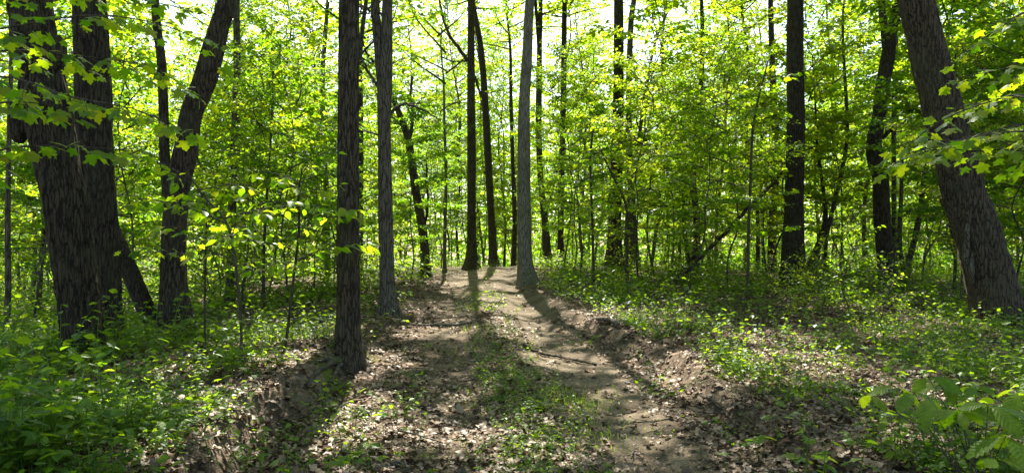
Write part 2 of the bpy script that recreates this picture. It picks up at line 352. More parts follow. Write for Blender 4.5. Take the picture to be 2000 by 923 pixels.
# ------------------------------------------------------------------ ground sheet
def axis(lo, hi, step, far_lo, far_hi, g=1.13):
    a = list(np.arange(lo, hi, step)); s = step; x = a[-1]
    while x < far_hi: s *= g; x += s; a.append(x)
    s = step; x = lo; b = []
    while x > far_lo: s *= g; x -= s; b.append(x)
    return np.array(b[::-1] + a)
gx = axis(-6.5, 7.5, .055, -420, 420); gy = axis(4.3, 15, .055, -80, 700, 1.07)
XX, YY = np.meshgrid(gx, gy)
def GZ(x, y):
    near = sstep(22, 14, y)
    return G(x, y) + (.03 + .015 * np.exp(-((x - xc(y) - wr(y) - .08) / .22) ** 2)) * near * (fbm(x * 9, y * 9, seed=41, oct=3) - .5)
ZZ = GZ(XX, YY)
def dirt_mask(x, y):
    d = x - xc(y)
    nw = .35 * (fbm(x * 1.3, y * 1.3, seed=51) - .5) * 2
    right = np.exp(-((d - .85) / (.62 + nw)) ** 4) * sstep(2, 5, y)
    bank = np.exp(-((d - wr(y) - .02) / .17) ** 2) * sstep(15, 11, y) * .3
    left = (.45 + .3 * sstep(8, 11, y)) * np.exp(-((d + .72) / (.42 + nw)) ** 4) * sstep(3, 6, y)
    far = sstep(13, 16, y) * sstep(1.05, .55, np.abs(d) + nw * .5) * sstep(25, 21, y)
    lb = np.exp(-((-d - wlf(y) - .1) / .28) ** 2) * sstep(10.5, 9, y) * .35
    m = np.clip(np.maximum.reduce([right, bank, left, far, lb]), 0, 1)
    return m * sstep(34, 27, y)
def moss_mask(x, y):
    m = 0
    for px, py, r in ((713, 692, .22), (640, 722, .33), (655, 735, .25), (300, 690, .3)):
        Y = solveY(px, py); m = np.maximum(m, np.exp(-(((x - ipx(px, Y)) ** 2 + (y - Y) ** 2) / r ** 2)))
    return np.clip(m * 1.6 * fbm(x * 5, y * 5, seed=61) * 1.5 - .25, 0, 1)
DM = dirt_mask(XX, YY)
ny, nx = XX.shape
ii = (np.arange(ny - 1)[:, None] * nx + np.arange(nx - 1)[None]).ravel()
gm = make_mesh('ground', np.column_stack([XX.ravel(), YY.ravel(), ZZ.ravel()]), np.column_stack([ii, ii + 1, ii + nx + 1, ii + nx]),
               M_GROUND, {'dirt': DM.ravel(), 'moss': moss_mask(XX, YY).ravel()})
ground = obj('ground', gm); ground['kind'] = 'structure'; ground['label'] = 'leaf-littered forest floor with a sunken dirt track'

# ------------------------------------------------------------------ tree building
SHAFTS = []                                           # openings cut into the overhead canopy to let sun onto chosen spots: ground x, y, radius
for px, py, r in ((962, 540, .8), (945, 532, .8), (972, 560, .9), (985, 580, .9), (992, 605, .8), (1003, 632, .6), (1020, 655, .45), (1075, 703, .5), (1120, 706, .5), (1100, 712, .4), (1190, 765, .25),
                  (885, 556, .9), (850, 562, .8), (905, 572, .6), (620, 835, .45), (660, 790, .35), (590, 880, .35), (690, 850, .3), (740, 695, .35), (705, 735, .3), (765, 715, .35), (880, 650, .4), (835, 645, .4), (800, 655, .35), (940, 770, .2), (870, 800, .2), (990, 850, .2),
                  (1400, 575, 1.1), (1540, 585, 1.0), (1640, 600, .8), (1480, 560, 1.2), (1250, 560, .8), (1340, 560, .9), (600, 650, .8), (500, 670, .7), (420, 660, .8), (560, 700, .5), (470, 640, .8), (660, 640, .6),
                  (290, 900, .25), (1700, 790, .2), (330, 790, .3), (120, 760, .35), (450, 760, .3), (1450, 660, .4), (1330, 620, .5), (1720, 650, .5), (1560, 700, .3), (1380, 720, .25), (1850, 690, .35), (450, 810, .3), (520, 830, .25), (480, 870, .25), (400, 850, .25), (200, 830, .3), (80, 880, .25), (350, 730, .4), (520, 760, .35), (1760, 760, .3), (1860, 790, .3)):
    Y = solveY(px, py)
    if Y: SHAFTS.append((ipx(px, Y), Y, Gs(ipx(px, Y), Y), r))
def in_shaft(P):
    k = np.zeros(len(P), bool)
    for x, y, z, r in SHAFTS:
        h = (P[:, 2] - z) / sd[2]
        k |= ((P[:, 0] - sd[0] * h - x) ** 2 + (P[:, 1] - sd[1] * h - y) ** 2 < r * r)
    return k

def spray(rng, stem, h0, H, nb, Lmax, elev, twig_gap, leaf_gap, size, flat=.25, nper=1, prof=None, droop=.12, rb=.011, twigs=True, tl0=.40, lift=.0, az0=0):
    """Branches, twigs and leaf placements round a stem (height -> point)."""
    wood = Acc(); P = []; D = []; Nn = []
    for b in range(nb):
        t = (b + rng.random()) / nb; h = h0 + (H - h0) * t
        p0 = stem(h); az = az0 + b * 2.4 + rng.normal(0, .45); el = elev[0] + (elev[1] - elev[0]) * t + rng.normal(0, .12)
        L = Lmax * (prof(t) if prof else (1 - .6 * t)) * rng.uniform(.65, 1.15)
        s = np.linspace(0, 1, 7)[:, None]
        d0 = np.array([cos(az) * cos(el), sin(az) * cos(el), sin(el)]); lat = np.array([-sin(az), cos(az), 0])
        bp = p0 + L * s * d0 + lat * (L * .09 * np.sin(s * 4 + rng.uniform(0, 6))) - np.array([0, 0, 1]) * (droop * L * s ** 2)
        wood.add(*tube(bp, (rb * L + .004) * (1 - .85 * s[:, 0]) + .002, 5))
        m = max(2, int(L / twig_gap))
        for j in range(m):
            u = .18 + .82 * (j + rng.random() * .8) / m; side = 1 if j % 2 else -1
            q = np.array([np.interp(u, s[:, 0], bp[:, c]) for c in range(3)])
            tl = L * tl0 * (1 - .55 * u) * rng.uniform(.6, 1.25); an = side * rng.uniform(.5, 1.15) * (1 - .5 * (j == m - 1))
            td = np.array([cos(az + an) * cos(el * .6), sin(az + an) * cos(el * .6), sin(el * .6) - droop * u + rng.normal(lift, flat * .5)])
            td /= np.linalg.norm(td); e = q + td * tl
            if twigs: wood.add(*tube(np.stack([q, q + td * tl * .5 + [0, 0, .02 * tl], e]), np.array([.006, .004, .002]) * min(1, L), 3))
            nl = max(2, int(tl / leaf_gap)); w = np.linspace(.12, 1.02, nl)
            for rep in range(nper):
                a2 = az + an + np.where(np.arange(nl) % 2, 1, -1) * rng.uniform(.5, 1.1, nl); a2[-1] = az + an
                P.append(q + td * (tl * w)[:, None] + rng.normal(0, .25 * leaf_gap * (1 + 2 * rep), (nl, 3)))
                D.append(np.column_stack([np.cos(a2), np.sin(a2), rng.normal(-.25, .3, nl)]))
                Nn.append(np.column_stack([rng.normal(0, flat, (nl, 2)), np.ones(nl)]))
    P, D, Nn = map(np.concatenate, (P, D, Nn))
    return wood, P, D, Nn, size * rng.uniform(.65, 1.2, len(P))

def leafmesh(name, P, D, N, Sz, tmpl, mat, rng, keep=None):
    if keep is not None: P, D, N, Sz = P[keep], D[keep], N[keep], Sz[keep]
    var = np.clip(rng.normal(.5, .2, len(P)), 0, 1)
    V, Fc, A = leaf_arrays(P, D, N, Sz, tmpl, var)
    return make_mesh(name, V, Fc, mat, {'v': A}, smooth=False)

def trunk_geo(P, r, k, seed, ridge, flare=.4, ds=.12, lump=.05, freq=1.0):
    L = np.linalg.norm(np.diff(P, axis=0), axis=1).sum(); m = int(max(12, L / ds))
    C = catmull(np.column_stack([P, r]), m); P, r = C[:, :3], np.maximum(C[:, 3], .004)
    T, U, W = frames(P)
    a = np.linspace(0, 2 * pi, k, endpoint=False)
    ca, sa = np.cos(a)[None], np.sin(a)[None]; z = P[:, 2:3]; h = z - P[0, 2] - .25
    rr = r[:, None] * (1 + lump * 2 * (fbm(ca * 1.2 + seed, sa * 1.2, z * .9, seed, 2) - .5))
    if flare:
        fl = np.exp(-np.maximum(h, 0) / (.9 * r[0] + .1))
        rr = rr * (1 + flare * fl * (1 + .6 * np.cos(5 * a[None] + seed) * np.cos(2 * a[None] + 2 * seed)))
    if ridge:
        f = 2.6 * freq
        wz = z + .25 * fbm(ca * 2, sa * 2, z * 2, seed + 5, 2)
        n = vnoise(ca * f + 9, sa * f, wz * 1.1, seed + 1); n2 = vnoise(ca * f * 2.3, sa * f * 2.3 + 3, wz * 3.2, seed + 2)
        rg = sstep(0, .17, np.abs(n - .5)) * .7 + sstep(0, .2, np.abs(n2 - .5)) * .3
        rr = rr + ridge * (rg - .6) + ridge * .35 * (vnoise(ca * 9, sa * 9, z * 14, seed + 3) - .5)
    V = P[:, None] + rr[..., None] * (ca[..., None] * U[:, None] + sa[..., None] * W[:, None])
    i = np.arange(m - 1)[:, None] * k; j = np.arange(k)[None]; j2 = (j + 1) % k
    Q = np.stack([i + j, i + j2, i + k + j2, i + k + j], -1).reshape(-1, 4)
    return V.reshape(-1, 3), quads2tris(Q), P, r

def dead_foliage(nm, root, X0, Y, Z0):
    rng = np.random.default_rng(5); P = []
    for px, py, n, sx in ((805, 190, 34, .25), (845, 222, 34, .35), (755, 235, 20, .3), (800, 250, 20, .3)):
        P.append(np.column_stack([ipx(px, Y) - X0 + rng.normal(0, sx, n), rng.normal(0, .3, n), iz(py, Y) - Z0 + rng.normal(0, .2, n)]))
    P = np.concatenate(P); n = len(P)
    V, Fc, A = leaf_arrays(P, rng.normal(0, 1, (n, 3)) - [0, 0, .6], rng.normal(0, 1, (n, 3)), rng.uniform(.06, .13, n), T_OVATE, rng.uniform(.3, .6, n))
    ac = Acc(); ac.add(V, Fc, A); obj(nm, ac.mesh(nm, M_DEAD), root)['kind'] = 'stuff'
def root_part(pts):
    def fn(nm, root, X0, Y, Z0):
        W = []
        for i, (a, b, w, up) in enumerate(pts):
            y = solveY(a, b) or Y; x = ipx(a, y); W.append((x - X0, y - Y, Gs(x, y) + up - Z0, w * y / F_PX / 2))
        C = catmull(np.array(W), 16); ac = Acc(); ac.add(*tube(C[:, :3], np.maximum(C[:, 3], .003), 7)); obj(nm, ac.mesh(nm, M_BARK['mid']), root)
    return fn
NAMED = []                                            # (px, phrase) anchors for labels of the things behind
def tree(label, pts, Y=None, bark='dark', H=19, h0=10, ridge=.0, stems=(), limbs=(), k=20, crown=1.0, anchor=None, seed=None, ds=.12, name='tree', cat='tree', flare=.4, leaf=.19, lump=.05, parts=()):
    Y = Y or solveY(pts[0][0], pts[0][1]) or 25.0
    seed = seed if seed is not None else len(NAMED) + 3
    rng = np.random.default_rng(seed + 100)
    W = [(ipx(a, Y), 0.0, iz(b, Y), w * Y / F_PX / 2) for a, b, w in pts]
    X0 = W[0][0]; Z0 = Gs(X0, Y)
    root = obj(name, None, loc=(X0, Y, Z0)); root.empty_display_size = .3
    tag(root, label, cat)
    loc = lambda w: (w[0] - X0, w[1], w[2] - Z0, w[3])
    Wl = [loc(w) for w in W]
    Wl[0] = (0, 0, 0, Wl[0][3])
    Wl = [(Wl[0][0], 0, -.25, Wl[0][3] * 1.05)] + Wl
    a, b = Wl[-2], Wl[-1]; sl = np.clip((b[0] - a[0]) / max(.3, b[2] - a[2]), -.25, .25)
    x, z, r = b[0], b[2], b[3]; yy = 0.0; n = max(3, int((H - z) / 2.0))
    if z < H - 1.5:
        for i in range(n):
            dz = (H - b[2]) / n; sl *= .75; x += sl * dz + rng.normal(0, .10); yy += rng.normal(0, .1); z += dz
            Wl.append((x, yy, z, b[3] * (1 - .78 * (i + 1) / n)))
    A = np.array(Wl, float)
    V, Fc, PP, rr = trunk_geo(A[:, :3], A[:, 3], k, seed, ridge, flare, ds, lump)
    acc = Acc(); acc.add(V, Fc)
    tr = obj('trunk', acc.mesh('trunk', M_BARK[bark]), root)
    stem = lambda h: np.array([np.interp(h, PP[:, 2], PP[:, c]) for c in range(3)])
    for st in stems:
        B = np.array([(ipx(q[0], Y + (q[3] if len(q) > 3 else 0)) - X0, (q[3] if len(q) > 3 else 0.0), iz(q[1], Y + (q[3] if len(q) > 3 else 0)) - Z0, q[2] * Y / F_PX / 2) for q in st], float)
        last, prev = B[-1], B[-2]; up = last + (last - prev) * .8; up[2] = last[2] + 3; up[3] = last[3] * .6
        if st[-1][1] <= 5: B = np.vstack([B, up, up + [up[0] * .05, .3, 4, -up[3] * .7]])
        v, f, _, _ = trunk_geo(B[:, :3], B[:, 3], max(8, k * 2 // 3), seed + 7, ridge * .8, 0, ds, lump)
        ac = Acc(); ac.add(v, f); obj('stem', ac.mesh('stem', M_BARK[bark]), root)
    for lb in limbs:
        B = catmull(np.array([(ipx(q[0], Y) - X0, (q[3] if len(q) > 3 else 0.0), iz(q[1], Y) - Z0, q[2] * Y / F_PX / 2) for q in lb], float), 14)
        ac = Acc(); ac.add(*tube(B[:, :3] + rng.normal(0, .012, (14, 3)), B[:, 3], 7))
        for q in range(4):
            i = rng.integers(4, 12); d = (B[i + 1] - B[i - 1])[:3]; d = d / np.linalg.norm(d) + rng.normal(0, .6, 3); d /= np.linalg.norm(d); l = rng.uniform(.25, .7)
            ac.add(*tube(np.stack([B[i, :3], B[i, :3] + d * l * .5, B[i, :3] + d * l + [0, 0, .08]]), np.array([.5, .35, .12]) * B[i, 3], 5))
        obj('limb', ac.mesh('limb', M_BARK[bark]), root)
    if crown:
        wood, P, D, N, Sz = spray(rng, stem, h0, H, int(26 * crown), 4.4 * crown ** .5, (.15, .95), .24, .10, leaf, .6, 3 if Y < 21.5 else 1,
                                  lambda t: .55 + .9 * t * (1 - t) * 2 - .25 * t, .05, .012, False, .5, .15, rng.uniform(0, 6))
        keep = ~in_shaft(P + [X0, Y, Z0])
        obj('branches', wood.mesh('branches', M_BARK[bark]), root)
        obj('crown', leafmesh('crown', P, D, N, Sz, T_KITE, M_CANOPY, rng, keep), root)
    for nm, fn in parts:
        fn(nm, root, X0, Y, Z0)
    if anchor: NAMED.append((pts[0][0], anchor))
    return root, X0, Y, Z0

def scar(nm, root, X0, Y, Z0):                        # pale split wood and a dead stub on the flank of the big leaning tree
    ac = Acc()
    for i, (a, b, w) in enumerate(((1880, 500, 10), (1878, 480, 13), (1886, 520, 9), (1875, 455, 8))):
        p = np.array([ipx(a, Y) - X0, -.12 - .03 * i, iz(b, Y) - Z0])
        B = np.stack([p + [.02, 0, -.28], p + [-.03, -.02, -.05], p + [-.015, -.02, .12], p + [.03, .03, .34]])
        ac.add(*tube(catmull(B, 9), np.interp(np.linspace(0, 1, 9), [0, .4, 1], [.02, .055, .012]), 7))
    obj(nm, ac.mesh(nm, M_BARK['mid']), root)
def knob(px, py, w, hh):
    def fn(nm, root, X0, Y, Z0):
        c = np.array([ipx(px, Y) - X0, -.03, iz(py, Y) - Z0]); r = w * Y / F_PX / 2; h = hh * Y / F_PX / 2
        B = np.stack([c + [0, 0, -h], c + [0, 0, -h * .6], c, c + [0, 0, h * .6], c + [0, 0, h]])
        v, f, _, _ = trunk_geo(B, np.array([.35, .85, 1, .85, .35]) * r, 16, 4, .012, 0, .04, .25)
        ac = Acc(); ac.add(v, f); obj(nm, ac.mesh(nm, M_BARK['dark']), root)
    return fn

tree('thickest rough dark trunk by the frame edge, with burls, front one of the close-set pair',
     [(163, 698, 66), (158, 620, 67), (147, 540, 69), (132, 430, 73), (112, 310, 74), (92, 210, 78), (76, 120, 74), (57, 0, 70)],
     ridge=.05, k=120, ds=.04, H=20, anchor='the thick paired trunks', seed=3, name='oak_tree', flare=.12,
     parts=(('burl', knob(112, 105, 36, 70)), ('burl', knob(42, 240, 42, 80))))
tree('dark ridged trunk crowded against the flank of the thickest burled trunk',
     [(219, 692, 44), (213, 580, 42), (203, 470, 52), (190, 350, 62), (183, 200, 62), (179, 90, 58), (176, 0, 55)], Y=9.6,
     ridge=.035, k=90, ds=.045, H=20, seed=4, name='oak_tree', flare=.15)
tree('dark tree whose stems split at the base, one bowed, one leaning, one upright',
     [(345, 658, 66), (340, 560, 48), (340, 460, 44), (347, 370, 44), (364, 290, 44), (374, 225, 40), (398, 165, 42), (416, 100, 40), (432, 40, 34), (444, 0, 33)],
     ridge=.018, k=60, ds=.05, seed=5, H=17, name='oak_tree', anchor='the split-stemmed tree',
     stems=([(303, 660, 34), (292, 620, 34), (262, 550, 32), (236, 490, 30), (215, 430, 26, .3), (200, 330, 24, .6), (192, 150, 20, 1.0), (188, 0, 18, 1.2)],
            [(326, 640, 26, .25), (331, 430, 24, .4), (322, 300, 20, .5), (316, 130, 17, .6), (303, 0, 15, .7)]))
tree('slim dark straight tree beyond the split-stemmed tree', [(450, 592, 20), (452, 470, 16), (455, 345, 15), (463, 150, 14), (462, 0, 12)], Y=16.5, bark='mid', seed=6, H=16, anchor='the slim straight tree')
tree('straight furrowed grey-brown trunk beside the track with moss at its foot',
     [(677, 706, 58), (679, 650, 47), (680, 560, 44), (680, 460, 43), (680, 300, 39), (681, 150, 38), (682, 0, 37)],
     ridge=.022, k=90, ds=.035, H=19, seed=7, bark='dark', anchor='the mossy-footed trunk', name='oak_tree', flare=.3, lump=.03, parts=tuple(('root', root_part(p)) for p in (
         [(660, 703, 16, .03), (640, 716, 12, .03), (612, 738, 8, .02), (590, 765, 4, -.02)], [(665, 706, 14, .02), (655, 730, 8, .03), (640, 765, 6, .03), (636, 800, 3, -.01)],
         [(690, 706, 14, .02), (715, 712, 8, .015), (745, 722, 4, -.01)], [(655, 702, 14, .02), (628, 703, 9, .01), (600, 708, 4, -.02)])))
tree('thin dark tree half hidden behind the furrowed mossy-footed trunk', [(703, 560, 13), (704, 400, 11), (705, 240, 10), (704, 100, 9)], Y=20, bark='mid', seed=8, H=14)
tree('greyish pockmarked trunk with dead side branches, forking near the top edge',
     [(760, 612, 36), (757, 560, 29), (754, 460, 28), (752, 360, 26), (751, 270, 25), (751, 180, 28), (755, 90, 22), (757, 0, 20)],
     ridge=.012, k=64, ds=.045, H=18, seed=9, bark='mid', anchor='the pockmarked grey trunk', flare=.3, lump=.09,
     stems=([(748, 190, 20), (741, 110, 18), (735, 40, 18), (733, 0, 17)],),
     limbs=([(745, 180, 8), (728, 155, 6), (714, 130, 5), (704, 118, 3)], [(760, 225, 7), (785, 203, 5), (822, 212, 4), (857, 232, 2)], [(748, 30, 6), (725, 22, 5), (702, 10, 4)], [(752, 265, 5), (735, 262, 4), (712, 255, 2)]))
tree('crooked dark tree leaning over behind the pockmarked trunk', [(832, 528, 20), (827, 460, 17), (810, 360, 16), (799, 280, 14), (781, 225, 12), (763, 182, 10), (735, 130, 7), (712, 95, 5)], Y=22, seed=10, H=9.5, h0=6,
     limbs=([(799, 280, 8), (806, 230, 6), (801, 190, 4), (806, 150, 3)], [(790, 250, 8), (780, 240, 6), (772, 235, 5)], [(827, 460, 7), (835, 400, 5), (833, 320, 4)]), crown=.6, bark='dark', parts=(('dead_foliage', dead_foliage),))
tree('straight dark tree at the crest where the track ends, its shadow on the dirt',
     [(921, 517, 27), (921, 460, 18), (921, 300, 17), (920, 150, 15), (920, 0, 13)], Y=25.0, k=28, ridge=.008, H=20, h0=9.5, seed=11, anchor='the crest tree',
     limbs=([(912, 118, 8), (893, 88, 7), (878, 72, 6), (865, 35, 5), (858, 0, 4)], [(912, 120, 4), (885, 120, 3), (860, 110, 2)], [(928, 150, 6), (935, 175, 5), (942, 190, 4)]))
tree('thin leaning dark tree just past the crest of the track', [(964, 500, 20), (961, 460, 15), (951, 260, 14), (942, 120, 12), (931, 45, 10)], Y=28, seed=12, H=15, anchor=None)
tree('pale smooth-barked trunk standing on the bank at the bend of the track',
     [(1030, 553, 38), (1025, 510, 29), (1024, 440, 27), (1023, 300, 25), (1024, 200, 22), (1030, 100, 20), (1035, 0, 18)],
     k=48, ridge=.006, ds=.07, H=21, seed=13, bark='pale', anchor='the pale trunk at the bend', flare=.25)
tree('dark forked tree behind the pale trunk', [(1069, 505, 20), (1065, 440, 14), (1056, 350, 12), (1052, 250, 12), (1053, 150, 12), (1054, 80, 10), (1056, 0, 8)], Y=30, seed=14, H=18,
     stems=([(1052, 90, 7), (1049, 40, 7), (1046, 0, 6)],))
tree('slender dark tree rising straight next to the forked one behind the pale trunk', [(1096, 505, 14), (1095, 440, 12), (1098, 300, 11), (1101, 150, 11), (1103, 0, 10)], Y=30, seed=15, H=18, anchor='the slender tree')
tree('stout dark tree half veiled by maple leaves in the middle of the wood', [(1200, 522, 36), (1200, 450, 26), (1204, 325, 24), (1208, 180, 21), (1208, 0, 18)], Y=24.5, seed=16, H=20, k=32, ridge=.008, anchor='the stout tree')
tree('grey tree with a bent side stem beside the stout leaf-veiled one', [(1237, 517, 26), (1236, 440, 16), (1230, 320, 13), (1228, 200, 12), (1232, 50, 11), (1238, 0, 10)], Y=26, seed=17, H=16, bark='mid',
     stems=([(1222, 480, 9), (1228, 400, 9), (1241, 330, 8), (1256, 210, 7), (1266, 150, 6), (1282, 75, 5), (1310, 10, 4)],))
tree('black straight trunk on the level ground with a dead pole resting on it',
     [(1549, 538, 46), (1549, 470, 40), (1551, 400, 36), (1554, 250, 33), (1553, 120, 32), (1553, 0, 30)], Y=19.5, k=52, ridge=.012, ds=.06, H=20, seed=18, anchor='the black trunk')
tree('kinked dark tree with a knobbly elbow and a fork above',
     [(1737, 552, 36), (1730, 500, 32), (1723, 430, 30), (1720, 350, 29), (1712, 318, 32), (1707, 280, 28), (1717, 225, 26), (1724, 170, 25), (1734, 110, 25), (1742, 60, 18), (1752, 0, 15)], Y=19.5, seed=19, k=48, ridge=.011, ds=.06, H=15, flare=.2,
     stems=([(1733, 110, 16), (1727, 55, 14), (1722, 0, 12)],), limbs=([(1718, 330, 10), (1726, 318, 10), (1728, 302, 8)], [(1722, 270, 9), (1735, 258, 7), (1741, 252, 5)], [(1736, 90, 6), (1746, 60, 5), (1758, 40, 4)]), anchor='the kinked tree')
tree('big rough trunk leaning across the corner with split pale wood low on its flank',
     [(1957, 632, 90), (1938, 565, 82), (1913, 470, 78), (1884, 380, 74), (1856, 270, 69), (1822, 140, 65), (1803, 60, 62), (1789, 0, 60)],
     ridge=.045, k=120, ds=.04, H=19, seed=20, anchor='the big leaning trunk', name='oak_tree', flare=.12, parts=(('split_wood', scar),))
tree('thin tree just behind the kinked one', [(1748, 530, 12), (1746, 400, 9), (1746, 250, 9), (1750, 100, 8)], Y=23, seed=21, H=12, crown=.5, bark='mid')
tree('young tree with two bowed stems between the kinked and the leaning tree', [(1768, 537, 16), (1775, 510, 12), (1788, 460, 11), (1799, 400, 10), (1806, 340, 9), (1822, 290, 8), (1830, 220, 7)], Y=21, seed=22, H=9, h0=4.5, crown=.5, bark='mid',
     stems=([(1766, 530, 10), (1758, 490, 9), (1757, 450, 9), (1760, 380, 7), (1762, 300, 6)],))
tree('grey straight tree behind the top of the big leaning trunk', [(1920, 520, 18), (1916, 310, 15), (1914, 150, 14), (1915, 0, 13)], Y=23, seed=23, bark='mid', H=17)
tree('dark tree with a slight bow, left neighbour of the black trunk', [(1507, 528, 17), (1510, 400, 15), (1517, 300, 15), (1511, 200, 13), (1507, 80, 11)], Y=26, seed=24, H=17)
tree('short thick crooked stem leaning away from the foot of the black trunk', [(1580, 540, 18), (1586, 510, 14), (1603, 467, 12), (1612, 430, 10), (1608, 370, 7)], Y=22.5, seed=25, H=7, h0=3.5, crown=.4)
tree('thin tree between the black trunk and the kinked tree', [(1612, 545, 9), (1615, 460, 8), (1645, 330, 8), (1655, 250, 7), (1650, 150, 6)], Y=23, seed=26, H=12, crown=.5, bark='mid')
tree('pair of slim crossed stems behind the dead leaning pole', [(1357, 517, 16), (1361, 430, 13), (1353, 330, 12), (1368, 180, 10), (1372, 80, 8)], Y=25, seed=27, H=15, crown=.7, stems=([(1347, 520, 9), (1337, 450, 8), (1335, 380, 6)],), anchor='the slim crossed stems')
tree('thin grey tree at the edge of the frame beyond the thick pair', [(12, 722, 12), (16, 560, 11), (15, 430, 10), (18, 250, 8), (22, 100, 7)], Y=11.5, seed=28, H=9, h0=6, crown=.4, bark='mid')
tree('thin tilted tree between the frame edge and the thick pair', [(72, 610, 12), (80, 520, 10), (86, 440, 9), (84, 330, 7)], Y=16, seed=29, H=9, h0=5, crown=.5, bark='mid')
tree('slim dark tree standing between the straight dark one and the furrowed trunk', [(640, 560, 12), (638, 390, 11), (632, 260, 10), (630, 150, 9), (636, 60, 8)], Y=22, seed=30, H=15, bark='mid', crown=.8)
tree('slim tree halfway up the wood behind the crooked leaning one', [(868, 535, 8), (869, 440, 7), (871, 340, 6), (868, 240, 5)], Y=23, seed=31, H=9, h0=5, crown=.4, bark='mid')
tree('thin dark tree seen between the leaning dark one and the pale trunk', [(1003, 505, 11), (1005, 430, 9), (1002, 330, 8), (998, 200, 7)], Y=33, seed=32, H=15, crown=.7)

# dead pole leaning into the black trunk
dY = 18.6
B = catmull(np.array([(ipx(a, y), y, iz(b, y), w * y / F_PX / 2) for a, b, w, y in ((1340, 534, 6, 17.6), (1375, 495, 8, 17.9), (1412, 460, 8, 18.2), (1455, 412, 7, 18.6), (1502, 366, 6, 18.9), (1533, 332, 5, 19.1))]), 26)
o0 = B[0, :3].copy(); ac = Acc(); ac.add(*tube(B[:, :3] - o0 + RNG.normal(0, .012, (26, 3)), B[:, 3], 8))
for i in (8, 14, 19): ac.add(*tube(np.stack([B[i, :3] - o0, B[i, :3] - o0 + [.12, -.1, .2], B[i, :3] - o0 + [.3, -.15, .32]]), np.array([.018, .012, .004]), 5))
tag(obj('dead_pole', ac.mesh('dead_pole', M_BARK['dark']), loc=o0), 'long dead pole slanting up against the black trunk', 'branch')

# ------------------------------------------------------------------ saplings and near maple boughs: leaves as single objects
def leaf_variants(name, tmpl, mat, n=6, seed=0):
    rng = np.random.default_rng(seed); out = []
    for i in range(n):
        v, f = tmpl; v = v.copy()
        v[:, 2] += rng.uniform(-.25, .1) * v[:, 0] ** 2 + rng.uniform(-.35, .25) * v[:, 1] ** 2 + rng.uniform(-.1, .1) * v[:, 0] * v[:, 1]
        v[:, 1] *= rng.uniform(.9, 1.1)
        out.append(make_mesh(name, v, f, mat, {'v': np.full(len(v), rng.uniform(.25, .8))}, True))
    return out
from mathutils import Matrix
def place_leaf(mesh, parent, p, d, n, s, name='leaf'):
    o = bpy.data.objects.new(name, mesh); COL.objects.link(o); o.parent = parent
    d = d / np.linalg.norm(d); b = np.cross(n, d); b /= np.linalg.norm(b); n = np.cross(d, b)
    o.matrix_local = Matrix([[d[0] * s, b[0] * s, n[0] * s, p[0]], [d[1] * s, b[1] * s, n[1] * s, p[1]], [d[2] * s, b[2] * s, n[2] * s, p[2]], [0, 0, 0, 1]])
    return o
LV_MAPLE = leaf_variants('maple_leaf', T_MAPLE, M_LEAF, 8, 1)
LV_BROAD = leaf_variants('broad_leaf', T_OVATE, M_LEAF, 6, 2)
LV_SERR = leaf_variants('toothed_leaf', T_SERR, M_BIG, 6, 3)

def bough(root, O, pts, rng, variants, size, nleaf_gap=.08, tw_len=.42, tw_gap=.12, r0=.012, cap=190, flat=.42):
    """A branch given in world points; side twigs in a drooping plane, each leaf its own object under the branch."""
    B = catmull(np.array(pts, float), 16); O = np.array(O); A = B - O
    ac = Acc(); ac.add(*tube(A, np.linspace(r0, .003, 16), 6)); Ls = []
    s = np.concatenate([[0], np.cumsum(np.linalg.norm(np.diff(A, axis=0), axis=1))])
    for j, u in enumerate(np.arange(.18 * s[-1], s[-1], tw_gap)):
        q = np.array([np.interp(u, s, A[:, c]) for c in range(3)]); k = min(14, int(np.searchsorted(s, u)))
        d = nrm(A[k + 1] - A[k]); lat = nrm(np.cross(d, [0, 0, 1.0])) * (1 if j % 2 else -1)
        tl = tw_len * rng.uniform(.5, 1.2) * (1 - .5 * u / s[-1])
        td = nrm(d * .6 + lat * rng.uniform(.5, 1) + [0, 0, rng.normal(0, .16)])
        e = q + td * tl - [0, 0, .1 * tl]
        ac.add(*tube(np.stack([q, (q + e) / 2 + [0, 0, .02], e]), np.array([.004, .003, .0018]), 4))
        for w in np.linspace(.3, 1, max(2, int(tl / nleaf_gap))):
            for sg in (1, -1):
                l2 = nrm(np.cross(td, [0, 0, 1.0])) * sg
                ld = nrm(td * (.5 + .8 * (w > .98)) + l2 * rng.uniform(.4, 1) + [0, 0, rng.normal(-.5, .35)])
                pp = q + (e - q) * w; pet = pp + ld * size * .35
                ac.add(*tube(np.stack([pp, pet]), np.array([.0014, .001]), 3))
                Ls.append((pet, ld, nrm(np.array([rng.normal(0, flat), rng.normal(0, flat), 1]) ), size * rng.uniform(.6, 1.15)))
    br = obj('branch', ac.mesh('branch', M_BARK['twig']), root)
    rng.shuffle(Ls)
    for i, (p, d, n, sz) in enumerate(Ls[:cap]): place_leaf(variants[i % len(variants)], br, p, d, np.array(n), sz)
    return br

